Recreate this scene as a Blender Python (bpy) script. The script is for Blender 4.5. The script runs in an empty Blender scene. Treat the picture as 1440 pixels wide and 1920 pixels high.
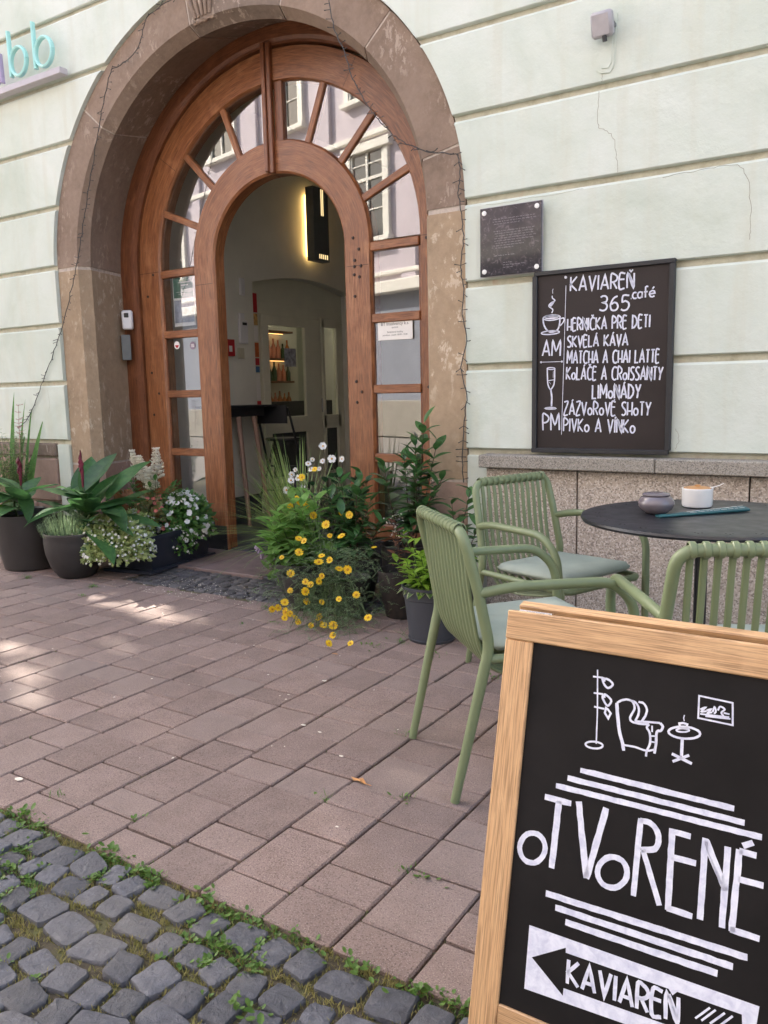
import bpy, bmesh, math, random
import numpy as np
from mathutils import Vector, Matrix, noise
rnd = random.Random(7)
sc = bpy.context.scene
COL = sc.collection
rad = math.radians

# ------------------------------------------------------------------ camera, light, exposure
cam_d = bpy.data.cameras.new('camera'); cam = bpy.data.objects.new('camera', cam_d); COL.objects.link(cam)
cam_d.sensor_fit = 'HORIZONTAL'; cam_d.sensor_width = 36; cam_d.lens = 1523.45/1440*36
cam_d.clip_start = .02; cam_d.clip_end = 400
def cam_axes(yaw, pit, roll):
    cy, sy = math.cos(yaw), math.sin(yaw)
    w = Vector((-sy*math.cos(pit), cy*math.cos(pit), math.sin(pit)))
    r0 = Vector((cy, sy, 0)); u0 = r0.cross(w)
    return math.cos(roll)*r0+math.sin(roll)*u0, -math.sin(roll)*r0+math.cos(roll)*u0, w
_r, _u, _w = cam_axes(rad(32.70523), rad(-8.36926), rad(-1.24075))
cam.matrix_world = Matrix((( _r.x, _u.x, -_w.x, 0), (_r.y, _u.y, -_w.y, 0), (_r.z, _u.z, -_w.z, 1.2), (0, 0, 0, 1)))
sc.camera = cam
SUN_EL = rad(33); SUN_H = Vector((-.9755, .22, 0)).normalized()
SUN = Vector((SUN_H.x*math.cos(SUN_EL), SUN_H.y*math.cos(SUN_EL), math.sin(SUN_EL)))
world = bpy.data.worlds.new('World'); sc.world = world; world.use_nodes = True
wn = world.node_tree.nodes; wl_ = world.node_tree.links
sky = wn.new('ShaderNodeTexSky'); sky.sky_type = 'NISHITA'; sky.sun_disc = False
sky.sun_elevation = SUN_EL; sky.sun_rotation = math.atan2(SUN_H.x, SUN_H.y)
sky.air_density = 1.0; sky.dust_density = 3.2; sky.ozone_density = 0.5
wl_.new(sky.outputs[0], wn['Background'].inputs[0]); wn['Background'].inputs[1].default_value = .15
sun_d = bpy.data.lights.new('sun', 'SUN'); sun_d.energy = 4.6; sun_d.angle = rad(.53); sun_d.color = (1, .93, .82)
sun = bpy.data.objects.new('sun', sun_d); COL.objects.link(sun); sun.location = (-20, 8, 20)
sun.rotation_mode = 'QUATERNION'; sun.rotation_quaternion = SUN.to_track_quat('Z', 'Y')
sc.view_settings.view_transform = 'Standard'; sc.view_settings.look = 'None'
sc.view_settings.gamma = 1; sc.view_settings.use_curve_mapping = False
sc.view_settings.exposure = 2.2
sc.render.engine = 'CYCLES'
sc.cycles.max_bounces = 10; sc.cycles.diffuse_bounces = 5; sc.cycles.transparent_max_bounces = 24
sc.cycles.caustics_reflective = False; sc.cycles.caustics_refractive = False
sc.cycles.sample_clamp_indirect = 6
try: sc.cycles.use_denoising = True
except Exception: pass

# ------------------------------------------------------------------ helpers
class MB:
    """collects faces, then build() links them as one mesh object"""
    def __init__(s): s.v = []; s.f = []; s.m = []; s.uv = []
    def add(s, vs, fs, mi=0, uv=None):
        o = len(s.v); s.v += [tuple(p) for p in vs]
        for k, f in enumerate(fs):
            s.f.append([i+o for i in f]); s.m.append(mi)
            s.uv.append([uv[i] for i in f] if uv else [(vs[i][0]+vs[i][1]*.3, vs[i][2]) for i in f])
        return s
    def box(s, c, d, R=None, ch=0.0, mi=0):
        hx, hy, hz = d[0]/2, d[1]/2, d[2]/2; ch = min(ch, hx*.8, hy*.8, hz*.8)
        la = max(range(3), key=lambda i: d[i]); ob = [i for i in range(3) if i != la]
        vs = []; off = rnd.random()*7
        if ch <= 0:
            for x in (-1, 1):
                for y in (-1, 1):
                    for z in (-1, 1): vs.append(Vector((x*hx, y*hy, z*hz)))
            fs = [(0,1,3,2),(4,6,7,5),(0,4,5,1),(2,3,7,6),(0,2,6,4),(1,5,7,3)]
        else:
            idx = {}
            for x in (-1, 1):
                for y in (-1, 1):
                    for z in (-1, 1):
                        for a in range(3):
                            p = [x*(hx-(0 if a == 0 else ch)), y*(hy-(0 if a == 1 else ch)), z*(hz-(0 if a == 2 else ch))]
                            idx[(x, y, z, a)] = len(vs); vs.append(Vector(p))
            fs = []
            for a in range(3):
                for sg in (-1, 1):
                    q = []
                    for (p, r) in ((-1,-1),(1,-1),(1,1),(-1,1)):
                        k = [0, 0, 0]; k[a] = sg; k[(a+1) % 3] = p; k[(a+2) % 3] = r
                        q.append(idx[(k[0], k[1], k[2], a)])
                    fs.append(tuple(q if sg > 0 else q[::-1]))
            for a in range(3):
                b, c2 = (a+1) % 3, (a+2) % 3
                for p in (-1, 1):
                    for r in (-1, 1):
                        k = [0,0,0]; k[b] = p; k[c2] = r; k1 = list(k); k2 = list(k); k1[a] = -1; k2[a] = 1
                        q = [idx[(*k1, b)], idx[(*k2, b)], idx[(*k2, c2)], idx[(*k1, c2)]]
                        fs.append(tuple(q if p*r < 0 else q[::-1]))
            for x in (-1, 1):
                for y in (-1, 1):
                    for z in (-1, 1):
                        q = [idx[(x,y,z,0)], idx[(x,y,z,1)], idx[(x,y,z,2)]]
                        fs.append(tuple(q if x*y*z > 0 else q[::-1]))
        uv = [(p[la]+off, p[ob[0]]+p[ob[1]]*1.1+off) for p in vs]
        c = Vector(c)
        vs = [(R @ p if R is not None else p)+c for p in vs]
        return s.add(vs, fs, mi, uv)
    def tube(s, pts, r, seg=8, mi=0, cap=True, flat=1.0, up=None):
        pts = [Vector(p) for p in pts]; n = len(pts)
        rs = r if isinstance(r, (list, tuple)) else [r]*n
        T = []
        for i in range(n):
            t = (pts[min(i+1, n-1)]-pts[max(i-1, 0)]); T.append(t.normalized() if t.length > 1e-9 else Vector((0, 0, 1)))
        N = up if up is not None else (Vector((0, 0, 1)) if abs(T[0].z) < .9 else Vector((1, 0, 0)))
        N = Vector(N)
        vs = []; uv = []; L = 0
        for i in range(n):
            N = (N-T[i]*N.dot(T[i])).normalized(); B = T[i].cross(N)
            if i: L += (pts[i]-pts[i-1]).length
            for k in range(seg):
                a = 2*math.pi*k/seg
                vs.append(pts[i]+(N*math.cos(a)*flat+B*math.sin(a))*rs[i]); uv.append((L, a*rs[i]))
        fs = [(i*seg+k, i*seg+(k+1) % seg, (i+1)*seg+(k+1) % seg, (i+1)*seg+k) for i in range(n-1) for k in range(seg)]
        if cap: fs += [tuple(range(seg))[::-1], tuple((n-1)*seg+k for k in range(seg))]
        return s.add(vs, fs, mi, uv)
    def lathe(s, prof, c=(0, 0, 0), seg=32, mi=0, sx=1, sy=1):
        vs = []; uv = []
        for (r, z) in prof:
            for k in range(seg):
                a = 2*math.pi*k/seg; vs.append((c[0]+r*sx*math.cos(a), c[1]+r*sy*math.sin(a), c[2]+z)); uv.append((a*.1, z))
        n = len(prof)
        fs = [(i*seg+k, i*seg+(k+1) % seg, (i+1)*seg+(k+1) % seg, (i+1)*seg+k) for i in range(n-1) for k in range(seg)]
        if prof[0][0] > 1e-6: fs.append(tuple(range(seg))[::-1])
        if prof[-1][0] > 1e-6: fs.append(tuple((n-1)*seg+k for k in range(seg)))
        return s.add(vs, fs, mi, uv)
    def prism(s, poly, f3, d0, d1, mi=0):
        """poly: 2D points; f3(u,v,d) -> 3D; extruded from d0 to d1"""
        n = len(poly)
        vs = [Vector(f3(u, v, d0)) for u, v in poly]+[Vector(f3(u, v, d1)) for u, v in poly]
        uv = [(u, v) for u, v in poly]*2
        fs = [tuple(range(n))[::-1], tuple(range(n, 2*n))]+[(i, (i+1) % n, n+(i+1) % n, n+i) for i in range(n)]
        return s.add(vs, fs, mi, uv)
    def build(s, name, mats, parent=None, smooth=False, loc=None, fixn=True):
        me = bpy.data.meshes.new(name); me.from_pydata([tuple(p) for p in s.v], [], s.f)
        if not isinstance(mats, (list, tuple)): mats = [mats]
        for m_ in mats: me.materials.append(m_)
        me.polygons.foreach_set('material_index', s.m)
        ul = me.uv_layers.new(name='UVMap')
        ul.data.foreach_set('uv', [c for f in s.uv for p in f for c in p])
        if fixn:
            bm = bmesh.new(); bm.from_mesh(me); bmesh.ops.recalc_face_normals(bm, faces=bm.faces); bm.to_mesh(me); bm.free()
        if smooth:
            me.polygons.foreach_set('use_smooth', [True]*len(me.polygons))
            if smooth != 'all': me.set_sharp_from_angle(angle=rad(38))
        return link(name, me, parent, loc)
def link(name, me, parent=None, loc=None, mw=None):
    o = bpy.data.objects.new(name, me); COL.objects.link(o)
    if parent is not None: o.parent = parent
    if mw is not None: o.matrix_local = mw
    elif loc is not None: o.location = loc
    return o
def tag(o, label=None, cat=None, group=None, kind=None):
    if label: o['label'] = label
    if cat: o['category'] = cat
    if group: o['group'] = group
    if kind: o['kind'] = kind
    return o
def thing(name, label, cat, loc=(0, 0, 0), rz=0, group=None):
    o = bpy.data.objects.new(name, None); COL.objects.link(o); o.empty_display_size = .1
    o.location = loc; o.rotation_euler = (0, 0, rz)
    return tag(o, label, cat, group)
def grp(name, kind='structure', parent=None):
    o = bpy.data.objects.new(name, None); COL.objects.link(o); o.parent = parent
    if kind: o['kind'] = kind
    return o
def smoothp(pts, n=6):
    P = [Vector(p) for p in pts]; P = [P[0]*2-P[1]]+P+[P[-1]*2-P[-2]]; out = []
    for i in range(1, len(P)-2):
        for k in range(n):
            t = k/n; a, b, c, d = P[i-1], P[i], P[i+1], P[i+2]
            out.append(.5*((2*b)+(c-a)*t+(2*a-5*b+4*c-d)*t*t+(3*b-a-3*c+d)*t*t*t))
    out.append(P[-2]); return out
def fillet(pts, r, n=5):
    """polyline with rounded corners"""
    P = [Vector(p) for p in pts]; out = [P[0]]
    for i in range(1, len(P)-1):
        a = (P[i-1]-P[i]); b = (P[i+1]-P[i]); rr = min(r, a.length*.49, b.length*.49)
        A = P[i]+a.normalized()*rr; B = P[i]+b.normalized()*rr
        for k in range(n+1):
            t = k/n; out.append(A*(1-t)**2+P[i]*2*t*(1-t)+B*t*t)
    out.append(P[-1]); return out
def ribbon(mb, pts, w, f3, h=.0006, mi=0, hand=False):
    """flat painted stroke with square ends; pts 2D"""
    P = [Vector((p[0], p[1])) for p in pts]
    if hand and len(P) > 3 and (P[0]-P[-1]).length > 1e-6: P = [Vector((q.x, q.y)) for q in smoothp([(p.x, p.y, 0) for p in P], 4)]
    if hand:
        Q = []
        for a_, b_ in zip(P[:-1], P[1:]):
            k_ = max(1, int((b_-a_).length/.011))
            for i_ in range(k_): Q.append(a_.lerp(b_, i_/k_))
        P = Q+[P[-1]]; j_ = w*.035; c_ = (P[0]-P[-1]).length < 1e-6
        P = [p+Vector((rnd.uniform(-j_, j_), rnd.uniform(-j_, j_))) for p in P]
        if c_: P[-1] = P[0].copy()
    closed = (P[0]-P[-1]).length < 1e-6 and len(P) > 2
    if closed: P = P[:-1]
    n = len(P); Lf = []; Rt = []
    for i in range(n):
        a = P[(i-1) % n] if (closed or i) else None; b = P[(i+1) % n] if (closed or i < n-1) else None
        d1 = (P[i]-a).normalized() if a is not None else None; d2 = (b-P[i]).normalized() if b is not None else None
        d = (d1+d2) if (d1 is not None and d2 is not None) else (d1 if d1 is not None else d2)
        d = d.normalized() if d.length > 1e-6 else d2
        k = 1.0
        if d1 is not None and d2 is not None: k = 1/max(.45, d.dot(d1))
        nn = Vector((-d.y, d.x))*w/2*k*((1+rnd.uniform(-.07, .07)) if hand else 1)*(.93 if hand and not closed and i in (0, n-1) else 1)
        Lf.append(P[i]+nn); Rt.append(P[i]-nn)
    vs = [f3(p.x, p.y, h) for p in Lf]+[f3(p.x, p.y, h) for p in Rt]
    m = n if closed else n-1
    fs = [(i, (i+1) % n, n+(i+1) % n, n+i) for i in range(m)]
    mb.add(vs, fs, mi)

# ------------------------------------------------------------------ procedural materials
def newmat(name):
    m = bpy.data.materials.new(name); m.use_nodes = True
    nt = m.node_tree; b = nt.nodes['Principled BSDF']; return m, nt, b
def N(nt, t, **k):
    n = nt.nodes.new(t)
    for a, v in k.items(): setattr(n, a, v)
    return n
def ramp(nt, src, stops, interp='LINEAR'):
    r = N(nt, 'ShaderNodeValToRGB'); r.color_ramp.interpolation = interp
    while len(r.color_ramp.elements) < len(stops): r.color_ramp.elements.new(.5)
    for e, (p, c) in zip(r.color_ramp.elements, stops):
        e.position = p; e.color = (*c, 1) if len(c) == 3 else c
    nt.links.new(src, r.inputs[0]); return r
def coords(nt, kind='Object', scale=(1, 1, 1), rnd_off=False):
    tc = N(nt, 'ShaderNodeTexCoord'); mp = N(nt, 'ShaderNodeMapping'); mp.inputs['Scale'].default_value = scale
    if kind == 'World':
        g = N(nt, 'ShaderNodeNewGeometry'); nt.links.new(g.outputs['Position'], mp.inputs[0])
    else: nt.links.new(tc.outputs[kind], mp.inputs[0])
    if rnd_off:
        oi = N(nt, 'ShaderNodeObjectInfo'); vm = N(nt, 'ShaderNodeVectorMath', operation='SCALE')
        cb = N(nt, 'ShaderNodeCombineXYZ')
        for i in range(3): nt.links.new(oi.outputs['Random'], cb.inputs[i])
        nt.links.new(cb.outputs[0], vm.inputs[0]); vm.inputs['Scale'].default_value = 37
        nt.links.new(vm.outputs[0], mp.inputs['Location'])
    return mp.outputs[0]
def noise_n(nt, vec, scale, detail=4, rough=.55, dist=0):
    n = N(nt, 'ShaderNodeTexNoise'); n.inputs['Scale'].default_value = scale; n.inputs['Detail'].default_value = detail
    n.inputs['Roughness'].default_value = rough; n.inputs['Distortion'].default_value = dist
    nt.links.new(vec, n.inputs['Vector']); return n.outputs[0]
def mix(nt, fac, a, b, mode='MIX'):
    m = N(nt, 'ShaderNodeMix', data_type='RGBA', blend_type=mode)
    for i, x in ((0, fac), (6, a), (7, b)):
        s_ = m.inputs[i]
        if hasattr(x, 'links'): nt.links.new(x, s_)
        elif isinstance(x, (int, float)): s_.default_value = x
        else: s_.default_value = (*x, 1)
    return m.outputs[2]
def maprange(nt, src, a, b, c=0, d=1):
    m = N(nt, 'ShaderNodeMapRange'); nt.links.new(src, m.inputs[0])
    for i, x in enumerate((a, b, c, d)): m.inputs[i+1].default_value = x
    return m.outputs[0]
def bump(nt, b, h, strength=.3, dist=.002, prev=None):
    n = N(nt, 'ShaderNodeBump'); n.inputs['Strength'].default_value = strength; n.inputs['Distance'].default_value = dist
    nt.links.new(h, n.inputs['Height'])
    if prev is not None: nt.links.new(prev, n.inputs['Normal'])
    nt.links.new(n.outputs[0], b.inputs['Normal']); return n.outputs[0]
def objval(nt, col, amt):
    oi = N(nt, 'ShaderNodeObjectInfo'); h = N(nt, 'ShaderNodeHueSaturation')
    nt.links.new(maprange(nt, oi.outputs['Random'], 0, 1, 1-amt, 1+amt), h.inputs['Value'])
    nt.links.new(col, h.inputs['Color']); return h.outputs[0]
def simple(name, c, rough=.5, var=.12, scale=30, bs=.15, bd=.001, metal=0, kind='Object', spec=.5, coat=0):
    m, nt, b = newmat(name); v = coords(nt, kind)
    n = noise_n(nt, v, scale, 5)
    col = ramp(nt, n, [(.3, [x*(1-var) for x in c]), (.7, [min(1, x*(1+var)) for x in c])]).outputs[0]
    nt.links.new(col, b.inputs['Base Color'])
    rr = maprange(nt, noise_n(nt, v, scale*.3, 3), .3, .7, rough*.85, min(1, rough*1.15)); nt.links.new(rr, b.inputs['Roughness'])
    b.inputs['Metallic'].default_value = metal; b.inputs['Specular IOR Level'].default_value = spec
    if coat: b.inputs['Coat Weight'].default_value = coat; b.inputs['Coat Roughness'].default_value = .08
    if bs: bump(nt, b, noise_n(nt, v, scale*3, 4), bs, bd)
    return m
M = {}
def m_stucco():
    m, nt, b = newmat('pale green stucco'); v = coords(nt, 'World')
    big = noise_n(nt, v, 1.3, 6, .6, .6); c = ramp(nt, big, [(.28, (.49, .545, .46)), (.5, (.595, .645, .572)), (.72, (.665, .70, .642))]).outputs[0]
    vs = coords(nt, 'World', (6, 6, .5)); st = noise_n(nt, vs, 1.6, 5, .6)
    c = mix(nt, maprange(nt, st, .5, .75, 0, .5), c, (.56, .555, .45))
    d = noise_n(nt, v, 9, 6, .65); c = mix(nt, maprange(nt, d, .6, .8, 0, .25), c, (.74, .76, .70))
    sp = noise_n(nt, v, 38, 3, .6); c = mix(nt, maprange(nt, sp, .74, .79, 0, .35), c, (.42, .40, .34))
    nt.links.new(c, b.inputs['Base Color']); b.inputs['Roughness'].default_value = .85; b.inputs['Specular IOR Level'].default_value = .25
    n1 = bump(nt, b, noise_n(nt, v, 5, 6, .6), .8, .012); bump(nt, b, noise_n(nt, v, 90, 3), .25, .0012, n1); return m
M['stucco'] = m_stucco()
def m_groove():
    m, nt, b = newmat('weathered groove plaster'); v = coords(nt, 'World')
    n = noise_n(nt, v, 14, 6, .65); c = ramp(nt, n, [(.3, (.40, .37, .27)), (.55, (.55, .53, .42)), (.75, (.50, .40, .30))]).outputs[0]
    nt.links.new(c, b.inputs['Base Color']); b.inputs['Roughness'].default_value = .9; bump(nt, b, noise_n(nt, v, 70, 4), .5, .002); return m
M['groove'] = m_groove()
def m_sand(name, c0, c1, pale, amt):
    m, nt, b = newmat(name); v = coords(nt, 'World')
    n = noise_n(nt, v, 3.2, 8, .62, .4); c = ramp(nt, n, [(.3, c0), (.7, c1)]).outputs[0]
    n2 = noise_n(nt, v, 22, 6, .7); c = mix(nt, maprange(nt, n2, .35, .75, 0, .5), c, [x*1.25 for x in c1])
    vz = coords(nt, 'World', (1, 1, .55)); f = noise_n(nt, vz, 19, 9, .74, .3); g = noise_n(nt, v, 1.7, 2)
    fl = N(nt, 'ShaderNodeMath', operation='MULTIPLY'); nt.links.new(maprange(nt, f, .545, .59, 0, 1), fl.inputs[0]); nt.links.new(maprange(nt, g, .5-amt, .62, 0, .9), fl.inputs[1])
    c = mix(nt, fl.outputs[0], c, pale); c = objval(nt, c, .09)
    nt.links.new(c, b.inputs['Base Color']); b.inputs['Roughness'].default_value = .88; b.inputs['Specular IOR Level'].default_value = .25
    n1 = bump(nt, b, f, .8, .008); bump(nt, b, noise_n(nt, v, 120, 5, .7), .8, .003, n1); return m
M['sand'] = m_sand('brown sandstone', (.19, .135, .10), (.29, .215, .165), (.44, .35, .28), .03)
M['sand_dark'] = m_sand('grey brown sandstone', (.14, .108, .085), (.23, .175, .138), (.46, .38, .31), .03)
M['sand_pale'] = m_sand('beige sandstone', (.28, .205, .135), (.41, .305, .205), (.62, .52, .40), .14)
M['sand_pink'] = m_sand('pink base stone', (.27, .185, .145), (.36, .25, .195), (.5, .4, .33), -.1)
M['mortar'] = simple('lime mortar', (.46, .39, .33), .9, .2, 40, .6, .002, kind='World')
def m_wood(name, dark, mid, light, sc_=1.0, rough=.45, stretch=14, coat=.0):
    m, nt, b = newmat(name); tc = N(nt, 'ShaderNodeTexCoord'); mp = N(nt, 'ShaderNodeMapping')
    mp.inputs['Scale'].default_value = (1.2*sc_, stretch*sc_, 1); nt.links.new(tc.outputs['UV'], mp.inputs[0]); v = mp.outputs[0]
    oi = N(nt, 'ShaderNodeObjectInfo'); cb = N(nt, 'ShaderNodeCombineXYZ'); nt.links.new(maprange(nt, oi.outputs['Random'], 0, 1, 0, 90), cb.inputs[1]); nt.links.new(cb.outputs[0], mp.inputs['Location'])
    n = noise_n(nt, v, 2.2, 6, .62, 1.1); c = ramp(nt, n, [(.25, dark), (.5, mid), (.78, light)]).outputs[0]
    mp2 = N(nt, 'ShaderNodeMapping'); mp2.inputs['Scale'].default_value = (6*sc_, 260*sc_, 1); nt.links.new(tc.outputs['UV'], mp2.inputs[0])
    g = noise_n(nt, mp2.outputs[0], 1, 4, .6, .2); c = mix(nt, maprange(nt, g, .38, .56, .85, 0), c, [x*.55 for x in dark])
    w = noise_n(nt, coords(nt, 'World'), 5, 6, .65); c = mix(nt, maprange(nt, w, .55, .75, 0, .35), c, [min(1, x*1.35+.02) for x in light])
    c = objval(nt, c, .08)
    nt.links.new(c, b.inputs['Base Color']); nt.links.new(maprange(nt, w, .3, .7, rough*.8, rough*1.25), b.inputs['Roughness'])
    if coat: b.inputs['Coat Weight'].default_value = coat; b.inputs['Coat Roughness'].default_value = .25
    bump(nt, b, g, .35, .0008); return m
M['wood'] = m_wood('varnished oak door wood', (.17, .055, .020), (.31, .118, .044), (.44, .20, .088), 1.3, .40, 10, .15)
M['wood_dark'] = m_wood('dark door wood', (.12, .038, .016), (.22, .076, .030), (.32, .12, .052), 1.3, .4, 10, .12)
M['pine'] = m_wood('pale beech', (.50, .285, .135), (.58, .35, .175), (.66, .42, .22), 1.6, .42, 12, .15)
def m_paver():
    m, nt, b = newmat('pink brown concrete paver'); v = coords(nt, 'Object', rnd_off=True)
    n = noise_n(nt, v, 9, 6, .6); c = ramp(nt, n, [(.3, (.228, .160, .136)), (.7, (.305, .220, .192))]).outputs[0]
    vo = N(nt, 'ShaderNodeTexVoronoi'); vo.inputs['Scale'].default_value = 210; nt.links.new(v, vo.inputs['Vector'])
    c = mix(nt, maprange(nt, vo.outputs['Distance'], .12, .3, .75, 0), c, (.52, .43, .37))
    s2 = noise_n(nt, v, 230, 3, .6); c = mix(nt, maprange(nt, s2, .33, .48, .8, 0), c, (.07, .048, .04))
    w = noise_n(nt, coords(nt, 'World'), 1.4, 5, .65); c = mix(nt, maprange(nt, w, .4, .75, 0, .4), c, (.21, .17, .155))
    st = noise_n(nt, coords(nt, 'World'), 14, 5, .7); c = mix(nt, maprange(nt, st, .62, .74, 0, .35), c, (.12, .09, .078))
    oi = N(nt, 'ShaderNodeObjectInfo'); c = mix(nt, maprange(nt, oi.outputs['Random'], .72, 1, 0, .55), c, (.17, .135, .12)); c = objval(nt, c, .16)
    nt.links.new(c, b.inputs['Base Color']); b.inputs['Roughness'].default_value = .82; b.inputs['Specular IOR Level'].default_value = .35
    n1 = bump(nt, b, n, .4, .004); bump(nt, b, noise_n(nt, v, 210, 3, .6), 1, .0026, n1); return m
M['paver'] = m_paver()
def m_cobble(name, a, c_, big):
    m, nt, b = newmat(name); v = coords(nt, 'World')
    n = noise_n(nt, v, 22*big, 7, .68, .5); c = ramp(nt, n, [(.28, a), (.72, c_)]).outputs[0]
    s = noise_n(nt, v, 90, 4, .6); c = mix(nt, maprange(nt, s, .6, .75, 0, .45), c, [x*1.9+.02 for x in c_])
    s3 = noise_n(nt, v, 3, 3); c = mix(nt, maprange(nt, s3, .45, .7, 0, .45), c, (.17, .155, .14)); c = objval(nt, c, .3)
    nt.links.new(c, b.inputs['Base Color']); b.inputs['Roughness'].default_value = .62
    n1 = bump(nt, b, n, .9, .009); bump(nt, b, noise_n(nt, v, 110, 5, .7), .9, .004, n1); return m
M['cobble'] = m_cobble('split basalt cobble', (.058, .060, .072), (.125, .126, .145), 1.6)
M['sett'] = m_cobble('small dark sett', (.06, .056, .06), (.12, .115, .12), 2.5)
def m_soil():
    m, nt, b = newmat('mossy joint soil'); v = coords(nt, 'World')
    n = noise_n(nt, v, 11, 8, .7); c = ramp(nt, n, [(.3, (.05, .038, .026)), (.5, (.10, .082, .05)), (.66, (.125, .13, .04))]).outputs[0]
    nt.links.new(c, b.inputs['Base Color']); b.inputs['Roughness'].default_value = .95; bump(nt, b, noise_n(nt, v, 120, 6, .7), 1, .006); return m
M['soil'] = m_soil()
M['asphalt'] = simple('pale street paving', (.24, .22, .20), .85, .12, 3, 0, 0, kind='World')
def m_granite(name, base, dk, lt, sc_):
    m, nt, b = newmat(name); v = coords(nt, 'World')
    n = noise_n(nt, v, 3, 5, .6); c = ramp(nt, n, [(.3, [x*.85 for x in base]), (.7, [x*1.12 for x in base])]).outputs[0]
    vo = N(nt, 'ShaderNodeTexVoronoi'); vo.inputs['Scale'].default_value = sc_; nt.links.new(v, vo.inputs['Vector'])
    sx = N(nt, 'ShaderNodeSeparateColor'); nt.links.new(vo.outputs['Color'], sx.inputs[0])
    c = mix(nt, maprange(nt, sx.outputs[0], .62, .8, 0, .7), c, dk); c = mix(nt, maprange(nt, sx.outputs[1], .66, .85, 0, .75), c, lt)
    nt.links.new(objval(nt, c, .07), b.inputs['Base Color']); b.inputs['Roughness'].default_value = .75
    bump(nt, b, sx.outputs[2], .7, .0025); return m
M['granite'] = m_granite('pinkish granite chip render', (.44, .37, .305), (.17, .14, .12), (.68, .62, .55), 150)
M['granite_cap'] = m_granite('grey granite ledge', (.33, .30, .25), (.11, .095, .085), (.46, .42, .37), 230)
M['slab'] = simple('pinkish porphyry slab', (.22, .16, .145), .6, .2, 8, .3, .002, kind='World')
M['slate'] = simple('dark slate slab', (.07, .07, .08), .45, .25, 9, .3, .002, kind='World')
M['chair'] = simple('sage green plastic', (.18, .222, .115), .42, .04, 6, .12, .0004)
M['cushion'] = simple('grey green fabric', (.33, .375, .32), .9, .08, 8, .35, .0006)
M['tabletop'] = simple('black powder coated metal', (.014, .015, .020), .34, .1, 60, .04, .0003, spec=.5)
M['black'] = simple('black paint', (.016, .016, .018), .5, .15, 40, .1, .0005)
M['board'] = simple('matt chalkboard', (.013, .0115, .0115), .6, .25, 7, .08, .0004, spec=.12)
M['board2'] = simple('satin menu board', (.028, .021, .020), .42, .15, 4, .06, .0006, spec=.25)
M['chalk'] = None
def m_chalk():
    m, nt, b = newmat('white chalk marker'); v = coords(nt, 'World', (1, 1, 1))
    n = noise_n(nt, v, 60, 5, .6, .5); c = ramp(nt, n, [(.3, (.52, .53, .66)), (.62, (.74, .75, .84))]).outputs[0]
    nt.links.new(c, b.inputs['Base Color']); b.inputs['Roughness'].default_value = .7; return m
M['chalk'] = m_chalk()
M['white'] = simple('white enamel', (.80, .79, .77), .3, .03, 10, 0, 0)
M['plastic_w'] = simple('white plastic', (.70, .70, .73), .35, .03, 10, 0, 0)
M['paper'] = simple('white paper print', (.82, .80, .76), .6, .03, 10, 0, 0)
M['ink'] = simple('dark grey ink', (.05, .05, .055), .6, 0, 10, 0, 0)
M['greydark'] = simple('dark grey box plastic', (.13, .14, .14), .5, .08, 20, .1, .0005)
M['greylight'] = simple('light grey housing', (.40, .38, .40), .45, .06, 20, .1, .0005)
M['pot'] = simple('graphite glazed clay pot', (.033, .030, .029), .42, .18, 7, .25, .0015)
M['pot_plastic'] = simple('anthracite plastic pot', (.050, .055, .068), .45, .06, 9, .05, .0005)
M['planter'] = simple('black plastic planter', (.028, .032, .045), .32, .1, 9, .1, .0008)
M['earth'] = simple('potting soil', (.035, .024, .017), .95, .4, 60, 1, .006)
M['wire'] = simple('black wire', (.03, .03, .032), .5, 0, 10, 0, 0)
M['steel'] = simple('brushed steel', (.75, .74, .73), .25, .03, 60, 0, 0, metal=1)
M['nail'] = simple('rusty iron nail', (.05, .035, .03), .55, .3, 60, .3, .001, metal=.5)
M['intwall'] = simple('old cream wall paint', (.70, .69, .62), .8, .08, 2.5, .2, .003, kind='World')
M['intdoor'] = simple('olive cream door paint', (.70, .68, .54), .45, .06, 5, .1, .001, kind='World')
M['tile_floor'] = simple('dark grey stone floor', (.055, .057, .066), .4, .25, 5, .15, .001, kind='World')
M['red'] = simple('red plastic', (.45, .012, .02), .4, .05, 10, 0, 0)
M['orange'] = simple('orange print', (.55, .13, .03), .5, .2, 20, 0, 0)
M['yellowp'] = simple('warm print', (.55, .32, .10), .5, .4, 30, 0, 0)
M['bluep'] = simple('blue print', (.05, .14, .30), .5, .2, 20, 0, 0)
M['legwood'] = simple('brown coated leg', (.36, .22, .165), .45, .08, 20, .1, .0005)
M['teal'] = simple('teal printed cover', (.012, .085, .10), .35, .1, 20, .1, .0005)
M['bowl'] = simple('mauve grey ceramic glaze', (.165, .14, .155), .18, .07, 12, .05, .0006, spec=.7)
M['cork'] = simple('light wood lid', (.50, .26, .10), .5, .15, 30, .2, .0006)
M['mint'] = simple('mint acrylic letter', (.42, .76, .72), .3, .05, 12, 0, 0)
M['lilac'] = simple('lilac acrylic letter', (.42, .34, .52), .3, .05, 12, 0, 0)
M['rail'] = simple('lilac grey rail', (.47, .44, .47), .5, .05, 12, 0, 0)
M['lilacwall'] = simple('lilac plaster', (.62, .55, .60), .85, .05, 2, 0, 0, kind='World')
M['creamtrim'] = simple('cream window paint', (.80, .77, .70), .6, .03, 5, 0, 0, kind='World')
M['bluegrey'] = simple('grey blue shopfront render', (.25, .27, .33), .8, .08, 3, 0, 0, kind='World')
M['rooftile'] = simple('red roof tile', (.25, .09, .055), .8, .3, 8, .5, .01, kind='World')
M['housewall'] = simple('plain house plaster', (.58, .60, .53), .85, .06, 2, .2, .004, kind='World')
M['green_poster'] = simple('dark green print', (.03, .16, .11), .4, .1, 6, 0, 0)
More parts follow.
